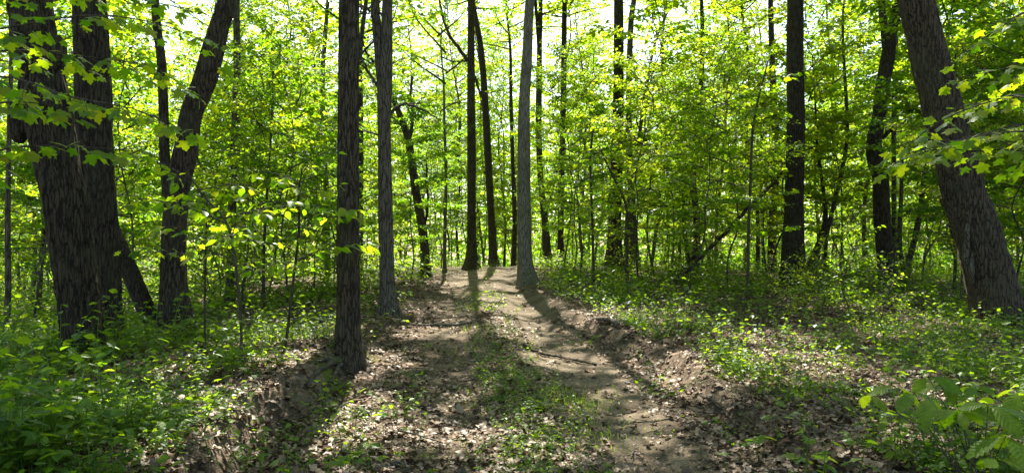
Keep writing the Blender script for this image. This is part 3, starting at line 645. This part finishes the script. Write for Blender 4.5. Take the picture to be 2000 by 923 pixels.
def wp(px, py, Y): return (ipx(px, Y), Y, iz(py, Y))
def side_maple(label, base, top, boughs, seed, size):
    rng = np.random.default_rng(seed); X, Y = base; Z = Gs(X, Y)
    root = obj('maple_tree', None, loc=(X, Y, Z)); tag(root, label, 'tree')
    st = catmull(np.array([(0, 0, -.15, .07), (0.03, 0, 1.5, .055), (-.05, .05, 3.2, .042), (0, 0, top, .02)]), 24)
    ac = Acc(); ac.add(*tube(st[:, :3], st[:, 3], 10)); obj('trunk', ac.mesh('trunk', M_BARK['mid']), root)
    for pts in boughs:
        z0 = max(1.4, pts[0][2] - Z - .35); p0 = (X + float(np.interp(z0, st[:, 2], st[:, 0])), Y + float(np.interp(z0, st[:, 2], st[:, 1])), Z + z0)
        bough(root, (X, Y, Z), [p0] + list(pts), rng, LV_MAPLE, size)
side_maple('maple beside the frame edge reaching leafy boughs across the thick paired trunks', (-5.3, 5.3), 5.5,
           [[wp(-60, 215, 5.0), wp(60, 200, 4.9), wp(140, 215, 4.9)],
            [wp(-20, 100, 5.9), wp(150, 110, 5.9), wp(290, 130, 6.0), wp(390, 190, 6.0)],
            [wp(-40, 150, 5.2), wp(140, 190, 5.0), wp(270, 215, 5.0), wp(370, 260, 5.1)],
            [wp(-30, 300, 4.9), wp(110, 285, 4.8), wp(260, 295, 4.9)],
            [wp(-20, 60, 5.6), wp(180, 30, 5.5), wp(320, 50, 5.6), wp(430, 95, 5.7)],
            [wp(0, -40, 5.8), wp(220, -10, 5.8), wp(380, 20, 5.9)]], 41, .10)
side_maple('maple at the frame edge with sunlit boughs hanging before the big leaning trunk', (5.6, 5.6), 5.5,
           [[wp(2030, 300, 5.4), wp(1900, 295, 5.3), wp(1830, 290, 5.2), wp(1770, 310, 5.2)],
            [wp(2040, 190, 5.6), wp(1930, 200, 5.4), wp(1830, 240, 5.3), wp(1775, 285, 5.2)],
            [wp(2040, 120, 5.9), wp(1960, 135, 5.8), wp(1880, 150, 5.8)],
            [wp(2040, 265, 5.2), wp(1940, 262, 5.1), wp(1870, 275, 5.0), wp(1800, 290, 5.0)],
            [wp(2040, 20, 6.2), wp(1960, 50, 6.1), wp(1900, 90, 6.1)], [wp(2040, 240, 6.4), wp(1900, 270, 6.3), wp(1840, 285, 6.2), wp(1770, 300, 6.2)]], 42, .098)

def sapling(label, pts, Y, variants, size, seed, nb=9, hmin=.45, L=.9, gap=.1, name='sapling', H2=None, tw=.4, lens=None):
    rng = np.random.default_rng(seed); Y = Y or solveY(*pts[0][:2])
    W = np.array([(ipx(a, Y), Y, iz(b, Y), w * Y / F_PX / 2) for a, b, w in pts]); O = np.array([W[0, 0], Y, Gs(W[0, 0], Y)])
    W[0, 2] = O[2] - .06
    root = obj(name, None, loc=O); tag(root, label, 'sapling')
    C = catmull(W, 30); ac = Acc(); ac.add(*tube(C[:, :3] - O, np.maximum(C[:, 3], .003), 7)); obj('stem', ac.mesh('stem', M_BARK['twig']), root)
    for b in range(nb):
        i = int(29 * (hmin + (1 - hmin) * (b + .5) / nb)); az = b * 2.4 + rng.uniform(0, .8); l = L * (1.1 - .5 * b / nb) * rng.uniform(.7, 1.2)
        p = C[i, :3]; d = np.array([cos(az), .7 * sin(az), rng.uniform(.15, .5)])
        bough(root, O, [p, p + d * l * .5, p + d * l + [0, 0, -.1 * l]], rng, variants, size, gap, tw, .16, .006, max(10, 240 // nb))
    return root
sapling('leaning sapling with broad leaves spreading in front of the split-stemmed tree', [(469, 716, 7), (471, 640, 6), (458, 500, 6), (440, 430, 5), (400, 385, 4), (365, 335, 3)], None, LV_BROAD, .12, 51, 10, .45, 1.0)
sapling('slender sapling with broad drooping leaves before the gap by the furrowed trunk', [(553, 688, 6), (563, 635, 6), (575, 530, 5), (584, 450, 5), (583, 380, 4), (590, 330, 3)], None, LV_BROAD, .135, 52, 11, .5, .85)
sapling('thin straight sapling between the split-stemmed tree and the leaning sapling', [(400, 690, 4), (400, 600, 4), (402, 480, 3.5), (405, 380, 3)], None, LV_MAPLE, .11, 53, 8, .5, .7)
sapling('thin sapling standing farther back than the broad-leaved ones', [(515, 600, 7), (515, 500, 6), (520, 400, 5), (530, 250, 4), (533, 120, 3)], 14.5, LV_MAPLE, .12, 54, 12, .35, 1.3)
sapling('thin upright maple sapling before the dead leaning pole', [(1461, 552, 6), (1462, 460, 6), (1465, 380, 5.5), (1470, 260, 5), (1482, 190, 4), (1500, 120, 3)], 15.5, LV_MAPLE, .13, 55, 12, .25, 1.5)
sapling('thin maple sapling near the stout leaf-veiled tree', [(1160, 540, 6), (1157, 440, 5.5), (1153, 320, 5), (1158, 250, 4)], 17.5, LV_MAPLE, .13, 56, 11, .3, 1.6)
sapling('leafy maple sapling arching low in front of the stout tree', [(1225, 545, 7), (1224, 470, 6), (1222, 400, 5), (1190, 330, 4), (1170, 285, 3)], 17, LV_MAPLE, .13, 57, 11, .35, 1.6)

# oak seedling with large toothed leaves close to the camera
rng = np.random.default_rng(60)
Xo, Yo = 2.12, 3.15; O = np.array([Xo, Yo, Gs(Xo, Yo)])
root = obj('oak_sapling', None, loc=O); tag(root, 'young oak with large toothed leaves filling the near corner', 'sapling')
ac = Acc(); ac.add(*tube(catmull(np.array([(0, 0, -.05), (.03, .02, .3), (-.02, .0, .55), (-.05, .02, .72)]), 12), np.linspace(.009, .003, 12), 7)); obj('stem', ac.mesh('stem', M_BARK['twig']), root)
def rosette(p, n, size, az0, tilt=-.22):
    for i in range(n):
        az = az0 + i * 2 * pi / n + rng.normal(0, .25)
        d = np.array([cos(az), sin(az), rng.normal(tilt, .15)]); 
        place_leaf(LV_SERR[rng.integers(6)], root, p + d * .01, d, nrm(np.array([rng.normal(0, .2), rng.normal(-.4, .3), 1])), size * .86 * rng.uniform(.6, 1.2))
for px, py, Y, n, sz in ((1752, 752, 3.3, 2, .15), (1812, 735, 3.35, 3, .14), (1812, 775, 3.2, 3, .15), (1875, 800, 3.1, 5, .16), (1850, 745, 3.4, 3, .14), (1930, 790, 3.05, 5, .16), (1965, 850, 2.95, 4, .17), (1985, 760, 3.3, 4, .15), (1700, 770, 3.5, 2, .13), (1945, 895, 2.9, 3, .16), (1785, 765, 3.3, 3, .14), (1905, 755, 3.3, 3, .13)):
    p = np.array(wp(px, py, Y)) - O
    a2 = Acc(); s0 = np.array([-.02, .01, .3 + .5 * rng.random() * .6]); a2.add(*tube(catmull(np.stack([s0, (s0 + p) / 2 + [0, 0, .05], p]), 8), np.linspace(.003, .0015, 8), 5)); obj('branch', a2.mesh('branch', M_BARK['twig']), root)
    rosette(p, n, sz, rng.uniform(0, 6))

# ------------------------------------------------------------------ the wood behind: understory and far trees from shared shapes
def straight(rng, H, wob):
    zz = np.linspace(0, H, 9); x = np.cumsum(rng.normal(0, wob, 9)); y = np.cumsum(rng.normal(0, wob, 9)); x -= x[0]; y -= y[0]
    return np.column_stack([x, y, zz])
def variant(kind, seed):
    rng = np.random.default_rng(seed)
    if kind == 'under':
        H = 7.0; C = straight(rng, H, .15); r = np.linspace(.03, .005, 9); a = dict(h0=1.2, nb=(30, 22, 26, 34, 20, 28)[seed % 6], Lmax=2.3, elev=(.15, .8), twig_gap=.125, leaf_gap=.06, size=(.10, .14, .12, .09, .15, .11)[seed % 6], flat=.42, nper=2, prof=lambda t: .55 + 1.5 * t * (1 - t), rb=.006, droop=.2); bk = 'mid'; mt = M_LEAF
    elif kind == 'far':
        H = 21.0; C = straight(rng, H, .30); r = np.linspace(.085, .012, 9); a = dict(h0=2.6, nb=66, Lmax=3.6, elev=(.1, .9), twig_gap=.22, leaf_gap=.10, size=.18, flat=.6, nper=1, rb=.007, prof=lambda t: .55 + 1.3 * t * (1 - t), twigs=False, tl0=.5, lift=.1); bk = 'mid'; mt = M_LEAF
    else:
        H = 1.5; C = straight(rng, H, .06); r = np.linspace(.012, .003, 9); a = dict(h0=.2, nb=20, Lmax=.75, elev=(.25, .8), twig_gap=.08, leaf_gap=.045, size=.075, flat=.5, nper=1, prof=lambda t: 1.1 - .6 * t, rb=.006); bk = 'twig'; mt = M_LEAF
    C[0, 2] = -.3 if kind != 'shrub' else -.05
    CC = catmull(np.column_stack([C, r]), 26); ac = Acc(); ac.add(*tube(CC[:, :3], CC[:, 3], 9))
    stem = lambda h: np.array([np.interp(h, CC[:, 2], CC[:, c]) for c in range(3)])
    wood, P, D, N, Sz = spray(rng, stem, H=H, **a)
    return (ac.mesh('trunk', M_BARK[bk]), wood.mesh('branches', M_BARK[bk]), leafmesh('crown', P, D, N, Sz, T_KITE, mt, rng))
UNDER = [variant('under', 200 + i) for i in range(6)]
FAR = [variant('far', 300 + i) for i in range(6)]
SHRUB = [variant('shrub', 400 + i) for i in range(5)]
ANCH = sorted(NAMED)
def where(px):
    L = [a for a in ANCH if a[0] <= px]; R_ = [a for a in ANCH if a[0] > px]
    if not L: return 'beyond ' + R_[0][1]
    if not R_: return 'beyond ' + L[-1][1]
    return 'between ' + L[-1][1] + ' and ' + R_[0][1].replace('the ', '', 1)
def wood_thing(name, cat, var, x, y, sc, rz, label, group, parts=('trunk', 'branches', 'crown')):
    z = Gs(x, y); root = obj(name, None, loc=(x, y, z), rot=(RNG.normal(0, .03), RNG.normal(0, .03), rz), scale=sc)
    tag(root, label, cat, group)
    for nm, me in zip(parts, var): obj(nm, me, root)
    return root
def scatter(n, ylo, yhi, mind, seed, ok, pxlo=-150, pxhi=2150, power=1.0):
    rng = np.random.default_rng(seed); pts = []; tries = 0
    while len(pts) < n and tries < n * 60:
        tries += 1
        y = ylo + (yhi - ylo) * rng.random() ** power; x = ipx(rng.uniform(pxlo, pxhi), y)
        if not ok(x, y): continue
        if any((x - a) ** 2 + (y - b) ** 2 < mind * mind for a, b in pts): continue
        pts.append((x, y))
    return pts
clear = lambda x, y: abs(x - xc(y)) > 2.6 or y > 30
young = [(x, y, RNG.uniform(.75, 1.45), 'leafy') for x, y in scatter(92, 14.5, 50, 1.5, 71, lambda x, y: clear(x, y) and not (y < 19 and -4.5 < x < 7) and not (y < 20 and any(abs(CX + x / y * F_PX - w) < 95 for w in (1550, 1725))))]
young += [(ipx(px, y), y, sc, 'low spreading') for px, y, sc in ((1250, 17, .8), (1335, 16, .75), (1420, 18, .9), (1130, 20, .9), (1640, 21, .8), (1850, 17, .9), (1980, 15, .8), (560, 14, .75), (480, 13.5, .65), (250, 15, .9), (60, 13, .8), (860, 25, .8), (800, 20, .75), (1500, 22, 1.1), (430, 17, .7), (520, 18.5, .85), (610, 16, .65), (650, 21, .9), (1120, 23, .8), (1310, 21, .9), (1390, 24, 1.1), (1620, 24, 1.0), (1800, 22, .9), (1900, 20, .8), (150, 17, .9))]
young.sort(key=lambda a: a[0] / a[1])
ORD = 'first second third fourth fifth sixth seventh eighth ninth tenth eleventh twelfth thirteenth fourteenth fifteenth sixteenth seventeenth eighteenth nineteenth twentieth'.split()
def counted(what, px, n):
    w = where(px)
    if 'between' in w: return f'{what}, {ORD[n - 1]} counting ' + w.replace('between the', 'from the', 1).replace(' and ', ' to the ', 1)
    return f'{what}, {ORD[n - 1]} inward of those {w}' if px > 1000 else f'{what}, {ORD[n - 1]} from the frame edge {w}'
cnt = {}
def tick(k, px):
    k = (where(px), k); cnt[k] = cnt.get(k, 0) + 1; return cnt[k]
for i, (x, y, sc, look) in enumerate(young):
    px = CX + x / y * F_PX; w = where(px); k = (w, look); cnt[k] = cnt.get(k, 0) + 1
    lb = counted(look + ' young tree', px, cnt[k])
    wood_thing('understory_tree', 'tree', UNDER[(i * 5 + int(y)) % 6], x, y, sc, RNG.uniform(0, 6.28), lb, look + ' young trees of the understory')
for i, (x, y) in enumerate(sorted(scatter(74, 32, 80, 2.6, 72, lambda x, y: not (abs(x + 1.5) < 3.2 and y < 41), -250, 2250) + [(ipx(a, b), b) for a, b in ((60, 33), (260, 36), (400, 30), (560, 33), (1140, 36), (1270, 31), (1400, 34), (1480, 30), (1600, 36), (1700, 38), (1960, 33), (1880, 36), (1330, 41), (900, 45), (985, 49), (825, 44), (1065, 46), (940, 56), (760, 48), (1010, 60), (870, 62), (690, 44), (1150, 52), (1230, 47), (1420, 50), (1560, 46), (600, 52), (350, 48), (1720, 52), (960, 47))], key=lambda a: a[0] / a[1])):
    px = CX + x / y * F_PX; sc = RNG.uniform(.8, 1.3)
    wood_thing('tree', 'tree', FAR[i % 6], x, y, sc, RNG.uniform(0, 6.28), counted('far thin-trunked tree', px, tick('far', px)), 'far trees of the wood')
for i, (x, y) in enumerate(sorted(scatter(125, 10.5, 40, .8, 73, lambda x, y: clear(x, y) and (y > 17 or abs(x - xc(y)) > 5), -60, 2060), key=lambda a: a[0] / a[1])):
    px = CX + x / y * F_PX; sc = RNG.uniform(.55, 1.3)
    wood_thing('shrub', 'shrub', SHRUB[i % 5], x, y, sc, RNG.uniform(0, 6.28), counted('low leafy shrub', px, tick('shrub', px)), 'low shrubs in the undergrowth', ('stem', 'branches', 'crown'))
# trees standing round and behind the camera, closing the canopy
for i, (x, y) in enumerate(((-9, 2), (-4.5, -5), (3.5, -6.5), (9.5, 1), (-13, 8), (14, 8), (0, -12), (-9, -10), (9, -9), (13.5, 15), (-13, 16))):
    wood_thing('tree', 'tree', FAR[i % 6], x, y, 1.25, i * 1.3, 'tall tree standing beside or behind the viewer', 'trees around the viewer')

# distant wood: one mass of foliage and stems
rng = np.random.default_rng(80); n = 170000
yy = rng.uniform(72, 130, n); xx = yy * rng.uniform(-.95, .95, n); hh = rng.random(n) ** 1.5 * 24
kp = fbm(xx * .16, yy * .16, hh * .22, 81, 3) > .47
xx, yy, hh = xx[kp], yy[kp], hh[kp]; P = np.column_stack([xx, yy, G(xx, yy) + hh]); n = len(P)
V, Fc, A = leaf_arrays(P, rng.normal(0, 1, (n, 3)), np.column_stack([rng.normal(0, .6, (n, 2)), np.ones(n)]), rng.uniform(.4, .9, n), T_KITE, np.clip(rng.normal(.5, .2, n), 0, 1))
ac = Acc(); ac.add(V, Fc, A); ow = obj('distant_wood_foliage', ac.mesh('distant_wood', M_LEAF, False)); tag(ow, 'far-off sunlit foliage closing the view behind all the trunks', 'foliage', kind='stuff')
ac = Acc()
for i in range(120):
    y = rng.uniform(80, 140); x = y * rng.uniform(-.9, .9); z = Gs(x, y); ac.add(*tube(np.stack([(x, y, z - .5), (x + rng.normal(0, .3), y, z + 9), (x + rng.normal(0, .6), y, z + 20)]), np.array([.2, .14, .05]), 5))
tag(obj('distant_wood_stems', ac.mesh('distant_wood_stems', M_BARK['dark'])), 'far-off thin stems lost in the sunlit foliage', 'woods', kind='stuff')

# ------------------------------------------------------------------ ground plants
def herb(kind, seed):
    rng = np.random.default_rng(seed); ac = Acc(); st = Acc()
    if kind == 'palmate':
        h = rng.uniform(.12, .28); top = np.array([rng.normal(0, .02), rng.normal(0, .02), h]); st.add(*tube(np.stack([(0, 0, -.03), top * .5, top]), np.array([.003, .0025, .002]), 4))
        n = 5; az = np.arange(n) * 2 * pi / n + rng.normal(0, .2, n); P = np.repeat(top[None], n, 0); D = np.column_stack([np.cos(az), np.sin(az), rng.normal(-.1, .15, n)]); tm = T_OVATE; sz = rng.uniform(.05, .085, n)
    elif kind == 'maple':
        h = rng.uniform(.1, .35); m = rng.integers(2, 5); P = []; D = []
        st.add(*tube(np.stack([(0, 0, -.03), (.01, 0, h * .5), (.0, .01, h)]), np.array([.003, .0025, .002]), 4))
        for i in range(m):
            z = h * (i + 1) / m
            for s in (0, pi):
                az = i * 1.57 + s + rng.normal(0, .3); d = np.array([cos(az), sin(az), .1]); q = np.array([0, 0, z]) + d * .05; st.add(*tube(np.stack([(0, 0, z - .01), q]), np.array([.0015, .001]), 3)); P.append(q); D.append([cos(az), sin(az), rng.normal(-.2, .15)])
        P, D = np.array(P), np.array(D); tm = T_SMAP; sz = rng.uniform(.045, .085, len(P))
    elif kind == 'leafy':
        h = rng.uniform(.2, .5); m = int(rng.integers(7, 13)); lean = rng.normal(0, .12, 2); zz = np.linspace(.25, 1, m)
        C = np.column_stack([lean[0] * zz ** 2, lean[1] * zz ** 2, h * zz]); st.add(*tube(np.vstack([[0, 0, -.03], C]), np.linspace(.004, .0015, m + 1), 4))
        az = np.arange(m) * 2.4; P = C; D = np.column_stack([np.cos(az), np.sin(az), rng.normal(.05, .25, m)]); tm = T_OVATE; sz = rng.uniform(.04, .08, m)
    else:
        h = rng.uniform(.15, .4); P = []; D = []; nb = 5
        for b in range(nb):
            a0 = b * 2.4 + rng.normal(0, .3); e = np.array([cos(a0), sin(a0), rng.uniform(.5, 1.4)]) * h * rng.uniform(.6, 1)
            st.add(*tube(np.stack([(0, 0, -.02), e * .5 + [0, 0, .03], e]), np.array([.003, .002, .0013]), 3))
            for w in np.linspace(.45, 1, 4):
                a1 = a0 + rng.normal(0, 1.1); P.append(e * w); D.append([cos(a1), sin(a1), rng.normal(-.05, .3)])
        P, D = np.array(P), np.array(D); tm = T_OVATE if seed % 2 else T_SMAP; sz = rng.uniform(.028, .06, len(P))
    n = len(P); N = np.column_stack([rng.normal(0, .45, (n, 2)), np.ones(n)])
    V, Fc, A = leaf_arrays(np.array(P, float), np.array(D, float), N, sz, tm, np.clip(rng.normal(.5, .22, n), 0, 1))
    lf = Acc(); lf.add(V, Fc, A)
    return st, lf
KINDS = ['palmate', 'maple', 'leafy', 'bushy', 'maple', 'leafy', 'bushy', 'bushy', 'leafy', 'palmate']
HERBS = [herb(k, 500 + i) for i, k in enumerate(KINDS)]
HM = [(s.mesh('stem', M_HERB), l.mesh('leaves', M_HERB, False)) for s, l in HERBS]
def herb_density(x, y):
    d = x - xc(y); n = fbm(x * .55, y * .55, seed=91); n2 = fbm(x * 1.7, y * 1.7, seed=92)
    q = sstep(.43, .60, .6 * n + .4 * n2)
    right = sstep(wr(y) + .1, wr(y) + .8, d) * (.17 + 1.45 * q) * (1 + 1.4 * sstep(9, 12.5, y))
    left = sstep(wlf(y) - .2, wlf(y) + 1.0, -d) * (.26 + 1.05 * q) * (1 - .2 * sstep(9, 6, y))
    mid = np.exp(-(d / .5) ** 2) * (.14 + .85 * q) + .16 * q
    return np.clip(np.maximum.reduce([right, left, mid]), 0, 2.2) * (1 - .85 * dirt_mask(x, y) * (np.abs(d) > .4))
def scatter_density(n, ylo, yhi, seed, dens, top, power=1.6):
    rng = np.random.default_rng(seed); y = ylo + (yhi - ylo) * rng.random(n) ** power; x = ipx(rng.uniform(-60, 2060, n), y)
    k = rng.random(n) * top < dens(x, y); return x[k], y[k], rng
hx, hy, rng = scatter_density(40000, 3.7, 34, 95, herb_density, 2.2)
order = np.argsort(hy); hx, hy = hx[order], hy[order]; hz = GZ(hx, hy)
idx = np.floor(len(HERBS) * ((fbm(hx * .5, hy * .5, seed=93) * 3.0 + .30 * rng.random(len(hx))) % 1)).astype(int) % len(HERBS); hs = rng.uniform(.35, 1.1, len(hx)) * (.55 + 1.0 * fbm(hx * .8, hy * .8, seed=94)) * np.where(hx < -2.5, 1.25, 1.0) * np.where(hy > 13, 1.35, 1) * np.where(np.abs(hx - xc(hy)) < 1.2, .55, 1); ha = rng.uniform(0, 6.28, len(hx))
PLANT = {'palmate': ('seedling', 'seedling with leaflets spread like a hand'), 'maple': ('maple_seedling', 'small lobed-leaf maple seedling'),
         'leafy': ('woodland_herb', 'upright woodland herb with oval leaves up its stem'), 'bushy': ('woodland_herb', 'low bushy woodland plant with small leaves')}
def zone(x, y):
    d = x - xc(y)
    if abs(d) < .75: return 'on the middle of the track'
    if d > wr(y) - .1: return 'on the littered ground across the bank'
    if d < -wlf(y) + .1: return 'in the thicket around the furrowed trunk'
    return 'along the edge of the track'
NI = 280
for i in range(NI):
    nm, ds_ = PLANT[KINDS[idx[i]]]; z = zone(hx[i], hy[i])
    r = obj(nm, HM[idx[i]][0], loc=(hx[i], hy[i], hz[i]), rot=(0, 0, ha[i]), scale=hs[i]); tag(r, ds_ + ' ' + z, 'seedling' if 'seedling' in nm else 'plant', ds_ + ' ' + z)
    obj('leaves', HM[idx[i]][1], r)
ac = Acc()
for j, (s, l) in enumerate(HERBS):
    sel = np.where((idx == j) & (np.arange(len(hx)) >= NI))[0]
    far = hy[sel] > 12
    for a, sub in ((s, sel[~far]), (l, sel)):
        V0 = np.concatenate(a.V); F0 = np.concatenate(a.F); A0 = np.concatenate(a.A)
        c, sn = np.cos(ha[sub]) * hs[sub], np.sin(ha[sub]) * hs[sub]
        V = np.stack([c[:, None] * V0[None, :, 0] - sn[:, None] * V0[None, :, 1] + hx[sub][:, None], sn[:, None] * V0[None, :, 0] + c[:, None] * V0[None, :, 1] + hy[sub][:, None], hs[sub][:, None] * V0[None, :, 2] + hz[sub][:, None]], -1)
        Fc = (F0[None] + (np.arange(len(sub)) * len(V0))[:, None, None]).reshape(-1, 3)
        ac.add(V.reshape(-1, 3), Fc, np.clip(np.tile(A0, len(sub)) + np.repeat(rng.normal(0, .12, len(sub)), len(V0)), 0, 1))
tag(obj('undergrowth', ac.mesh('undergrowth', M_HERB, False)), 'dense low seedlings and herbs covering the forest floor', 'undergrowth', kind='stuff')

# grass tufts on the crown of the track
rng = np.random.default_rng(97); ac = Acc()
for px, py, n, sp in ((1120, 790, 260, .20), (1090, 770, 120, .2), (1000, 735, 90, .14), (935, 640, 80, .25), (930, 600, 90, .3), (945, 575, 110, .3), (1180, 850, 90, .2), (900, 690, 60, .25), (720, 880, 50, .12)):
    Y0 = solveY(px, py); x = ipx(px, Y0) + rng.normal(0, sp, n); y = Y0 + rng.normal(0, sp, n); z = G(x, y); h = rng.uniform(.03, .10, n); a = rng.uniform(0, 6.28, n)
    b = np.column_stack([x, y, z]); w = np.column_stack([np.cos(a), np.sin(a), 0 * a]) * .0035; l = np.column_stack([-np.sin(a), np.cos(a), 0 * a]) * (h * rng.uniform(.1, .8, n))[:, None]; up = np.array([0, 0, 1])
    V = np.stack([b - w, b + w, b + l * .4 + up * h[:, None] * .7 + w * .7, b + l * .4 + up * h[:, None] * .7 - w * .7, b + l + up * h[:, None]], 1).reshape(-1, 3)
    i0 = (np.arange(n) * 5)[:, None, None]; ac.add(V, (np.array([[0, 1, 2], [0, 2, 3], [3, 2, 4]])[None] + i0).reshape(-1, 3), np.repeat(rng.uniform(.2, 1, n), 5))
tag(obj('grass', ac.mesh('grass', M_HERB, False)), 'sparse grass along the middle of the track', 'grass', kind='stuff')

# ------------------------------------------------------------------ leaf litter
def litter_density(x, y):
    d = x - xc(y); dm = dirt_mask(x, y); n = fbm(x * 1.4, y * 1.4, seed=111)
    bk = np.exp(-((d - wr(y) + .1) / .3) ** 2) * sstep(14, 11, y)
    return np.clip(1.15 - .98 * dm + .5 * bk, .14, 1) * (.25 + 1.4 * n)
rng = np.random.default_rng(120)
DEADV = [oakleaf(rng) for _ in range(10)]
DM_ = [make_mesh('dead_leaf', v, f, M_DEAD, {'v': np.full(len(v), .0)}, True) for v, f in DEADV]
lx, ly, rng = scatter_density(76000, 3.9, 20, 121, litter_density, 1.2, 1.75)
o_ = np.argsort(ly); lx, ly = lx[o_], ly[o_]; lz = GZ(lx, ly) + .010 + .02 * rng.random(len(lx)); n = len(lx)
la = rng.uniform(0, 6.28, n); ls = .028 + .10 * rng.random(n) ** 1.8 * np.where(ly > 12, 1.15, 1); tilt = rng.normal(0, .32, (n, 2))
Dl = np.column_stack([np.cos(la), np.sin(la), rng.normal(0, .25, n)]); Nl = np.column_stack([tilt, np.ones(n)]); Nl[:, 2] *= np.where(rng.random(n) < .3, -1, 1)
sel = np.where((ls > .07) & (ly < 8))[0]; sel = rng.permutation(sel)[:290]; single = np.zeros(n, bool); single[sel] = True
for i in sel:
    z = zone(lx[i], ly[i]); o = place_leaf(DM_[i % 10], None, (lx[i], ly[i], lz[i] + .01), Dl[i], Nl[i], ls[i] * 1.15, 'fallen_leaf')
    tag(o, 'dry curled brown oak leaf lying ' + z, 'leaf', 'fallen oak leaves ' + z)
ac = Acc()
for j in range(10):
    s_ = np.where((np.arange(n) % 10 == j) & ~single)[0]
    V, Fc, A = leaf_arrays(np.column_stack([lx, ly, lz])[s_], Dl[s_], Nl[s_], ls[s_], DEADV[j], rng.random(len(s_))); ac.add(V, Fc, A)
tag(obj('leaf_litter', ac.mesh('leaf_litter', M_DEAD, True)), 'brown fallen leaves blanketing the ground', 'leaf litter', kind='stuff')

# ------------------------------------------------------------------ sticks on the ground
def stick(label, pts, seed, bark='twig', forks=2, lift=.02):
    rng = np.random.default_rng(seed); W = []
    for a, b, w in pts:
        Y = solveY(a, b) or 12; X = ipx(a, Y); W.append((X, Y, Gs(X, Y) + lift, w * Y / F_PX / 2))
    C = catmull(np.array(W), 22); C[:, 2] = G(C[:, 0], C[:, 1]) + lift + C[:, 3] * .5; C[:, :3] += rng.normal(0, .006, (22, 3)); O = C[0, :3].copy(); ac = Acc(); ac.add(*tube(C[:, :3] - O, C[:, 3], 7))
    for q in range(forks):
        i = rng.integers(8, 20); d = nrm(C[i, :3] - C[i - 2, :3]) + rng.normal(0, .45, 3) * [1, 1, .3]; l = rng.uniform(.15, .4); p = C[i, :3] - O
        ac.add(*tube(np.stack([p, p + d * l * .5 + [0, 0, .02], p + d * l]), np.array([.6, .4, .15]) * C[i, 3], 5))
    tag(obj('fallen_branch', ac.mesh('fallen_branch', M_BARK[bark]), loc=O), label, 'branch')
stick('long dark bent stick lying across the bright patch of the track', [(1020, 674, 5), (1050, 690, 5), (1080, 697, 5), (1120, 705, 5), (1165, 714, 5)], 1, 'dark', 3)
stick('straight grey stick lying across the track below the pockmarked trunk', [(800, 636, 4), (835, 637, 5), (880, 638, 5), (905, 636, 5), (922, 630, 4)], 2, 'mid', 1)
stick('pale broken log end poking out of the bank', [(1165, 626, 7), (1185, 631, 8), (1207, 640, 9)], 3, 'pale', 0, .05)
stick('thin pale twig in the litter before the young oak', [(1735, 921, 4), (1760, 900, 4), (1775, 882, 4), (1800, 872, 3)], 4, 'pale', 3)
stick('thin twig lying by the furrowed trunk foot', [(690, 716, 3), (730, 717, 3), (785, 715, 2)], 5, 'twig', 1)
stick('short twig at the lower middle of the track', [(895, 750, 4), (920, 745, 4), (945, 735, 3)], 6, 'twig', 2)
stick('flat pale strip of wood in the sunny litter', [(660, 900, 10), (672, 882, 11), (682, 864, 8)], 7, 'pale', 0)
stick('thin curved twig on the lower bank', [(1285, 800, 3), (1320, 806, 4), (1360, 815, 3)], 8, 'twig', 3)
stick('mossy rotten log piece half sunk in the near litter', [(730, 921, 16), (765, 912, 17), (800, 906, 12)], 9, 'mid', 0, .0)
stick('thin root end hanging out of the bank beside the long bent stick', [(1262, 700, 5), (1275, 716, 4), (1282, 735, 3)], 10, 'mid', 1, .05)
stick('bare root crossing the lower face of the bank', [(1370, 775, 6), (1400, 795, 5), (1425, 822, 4), (1440, 850, 3)], 11, 'mid', 1, .04)
stick('grey twig fallen among the seedlings across the bank', [(1500, 700, 4), (1545, 712, 4), (1600, 715, 3)], 12, 'mid', 3, .05)
stick('dead branch lying in the thicket before the thick paired trunks', [(330, 860, 5), (400, 835, 5), (470, 815, 4), (520, 806, 3)], 13, 'mid', 4, .06)
# small twigs shed over the litter
rng = np.random.default_rng(140); TW = []
for i in range(6):
    L = rng.uniform(.2, .5); C = np.column_stack([np.linspace(0, L, 7), np.cumsum(rng.normal(0, .012, 7)), .012 + .01 * rng.random(7)]); ac = Acc(); ac.add(*tube(C, np.linspace(.006, .002, 7), 5))
    for q in range(rng.integers(0, 3)):
        k = rng.integers(2, 5); e = C[k] + [rng.uniform(.05, .12), rng.choice([-1, 1]) * rng.uniform(.04, .1), .015]; ac.add(*tube(np.stack([C[k], (C[k] + e) / 2, e]), np.array([.0035, .0025, .0015]), 4))
    TW.append(ac.mesh('twig', M_BARK['mid' if i % 2 else 'twig']))
tx, ty, rng = scatter_density(170, 4.6, 12, 141, litter_density, 1.6, 1.3)
for i in range(len(tx)):
    z = zone(tx[i], ty[i]); o = obj('fallen_twig', TW[i % 6], loc=(tx[i], ty[i], float(GZ(tx[i:i + 1], ty[i:i + 1])[0]) + .012), rot=(0, 0, rng.uniform(0, 6.28)), scale=rng.uniform(.7, 1.5))
    tag(o, 'short thin bare twig lying ' + z, 'twig', 'fallen twigs ' + z)
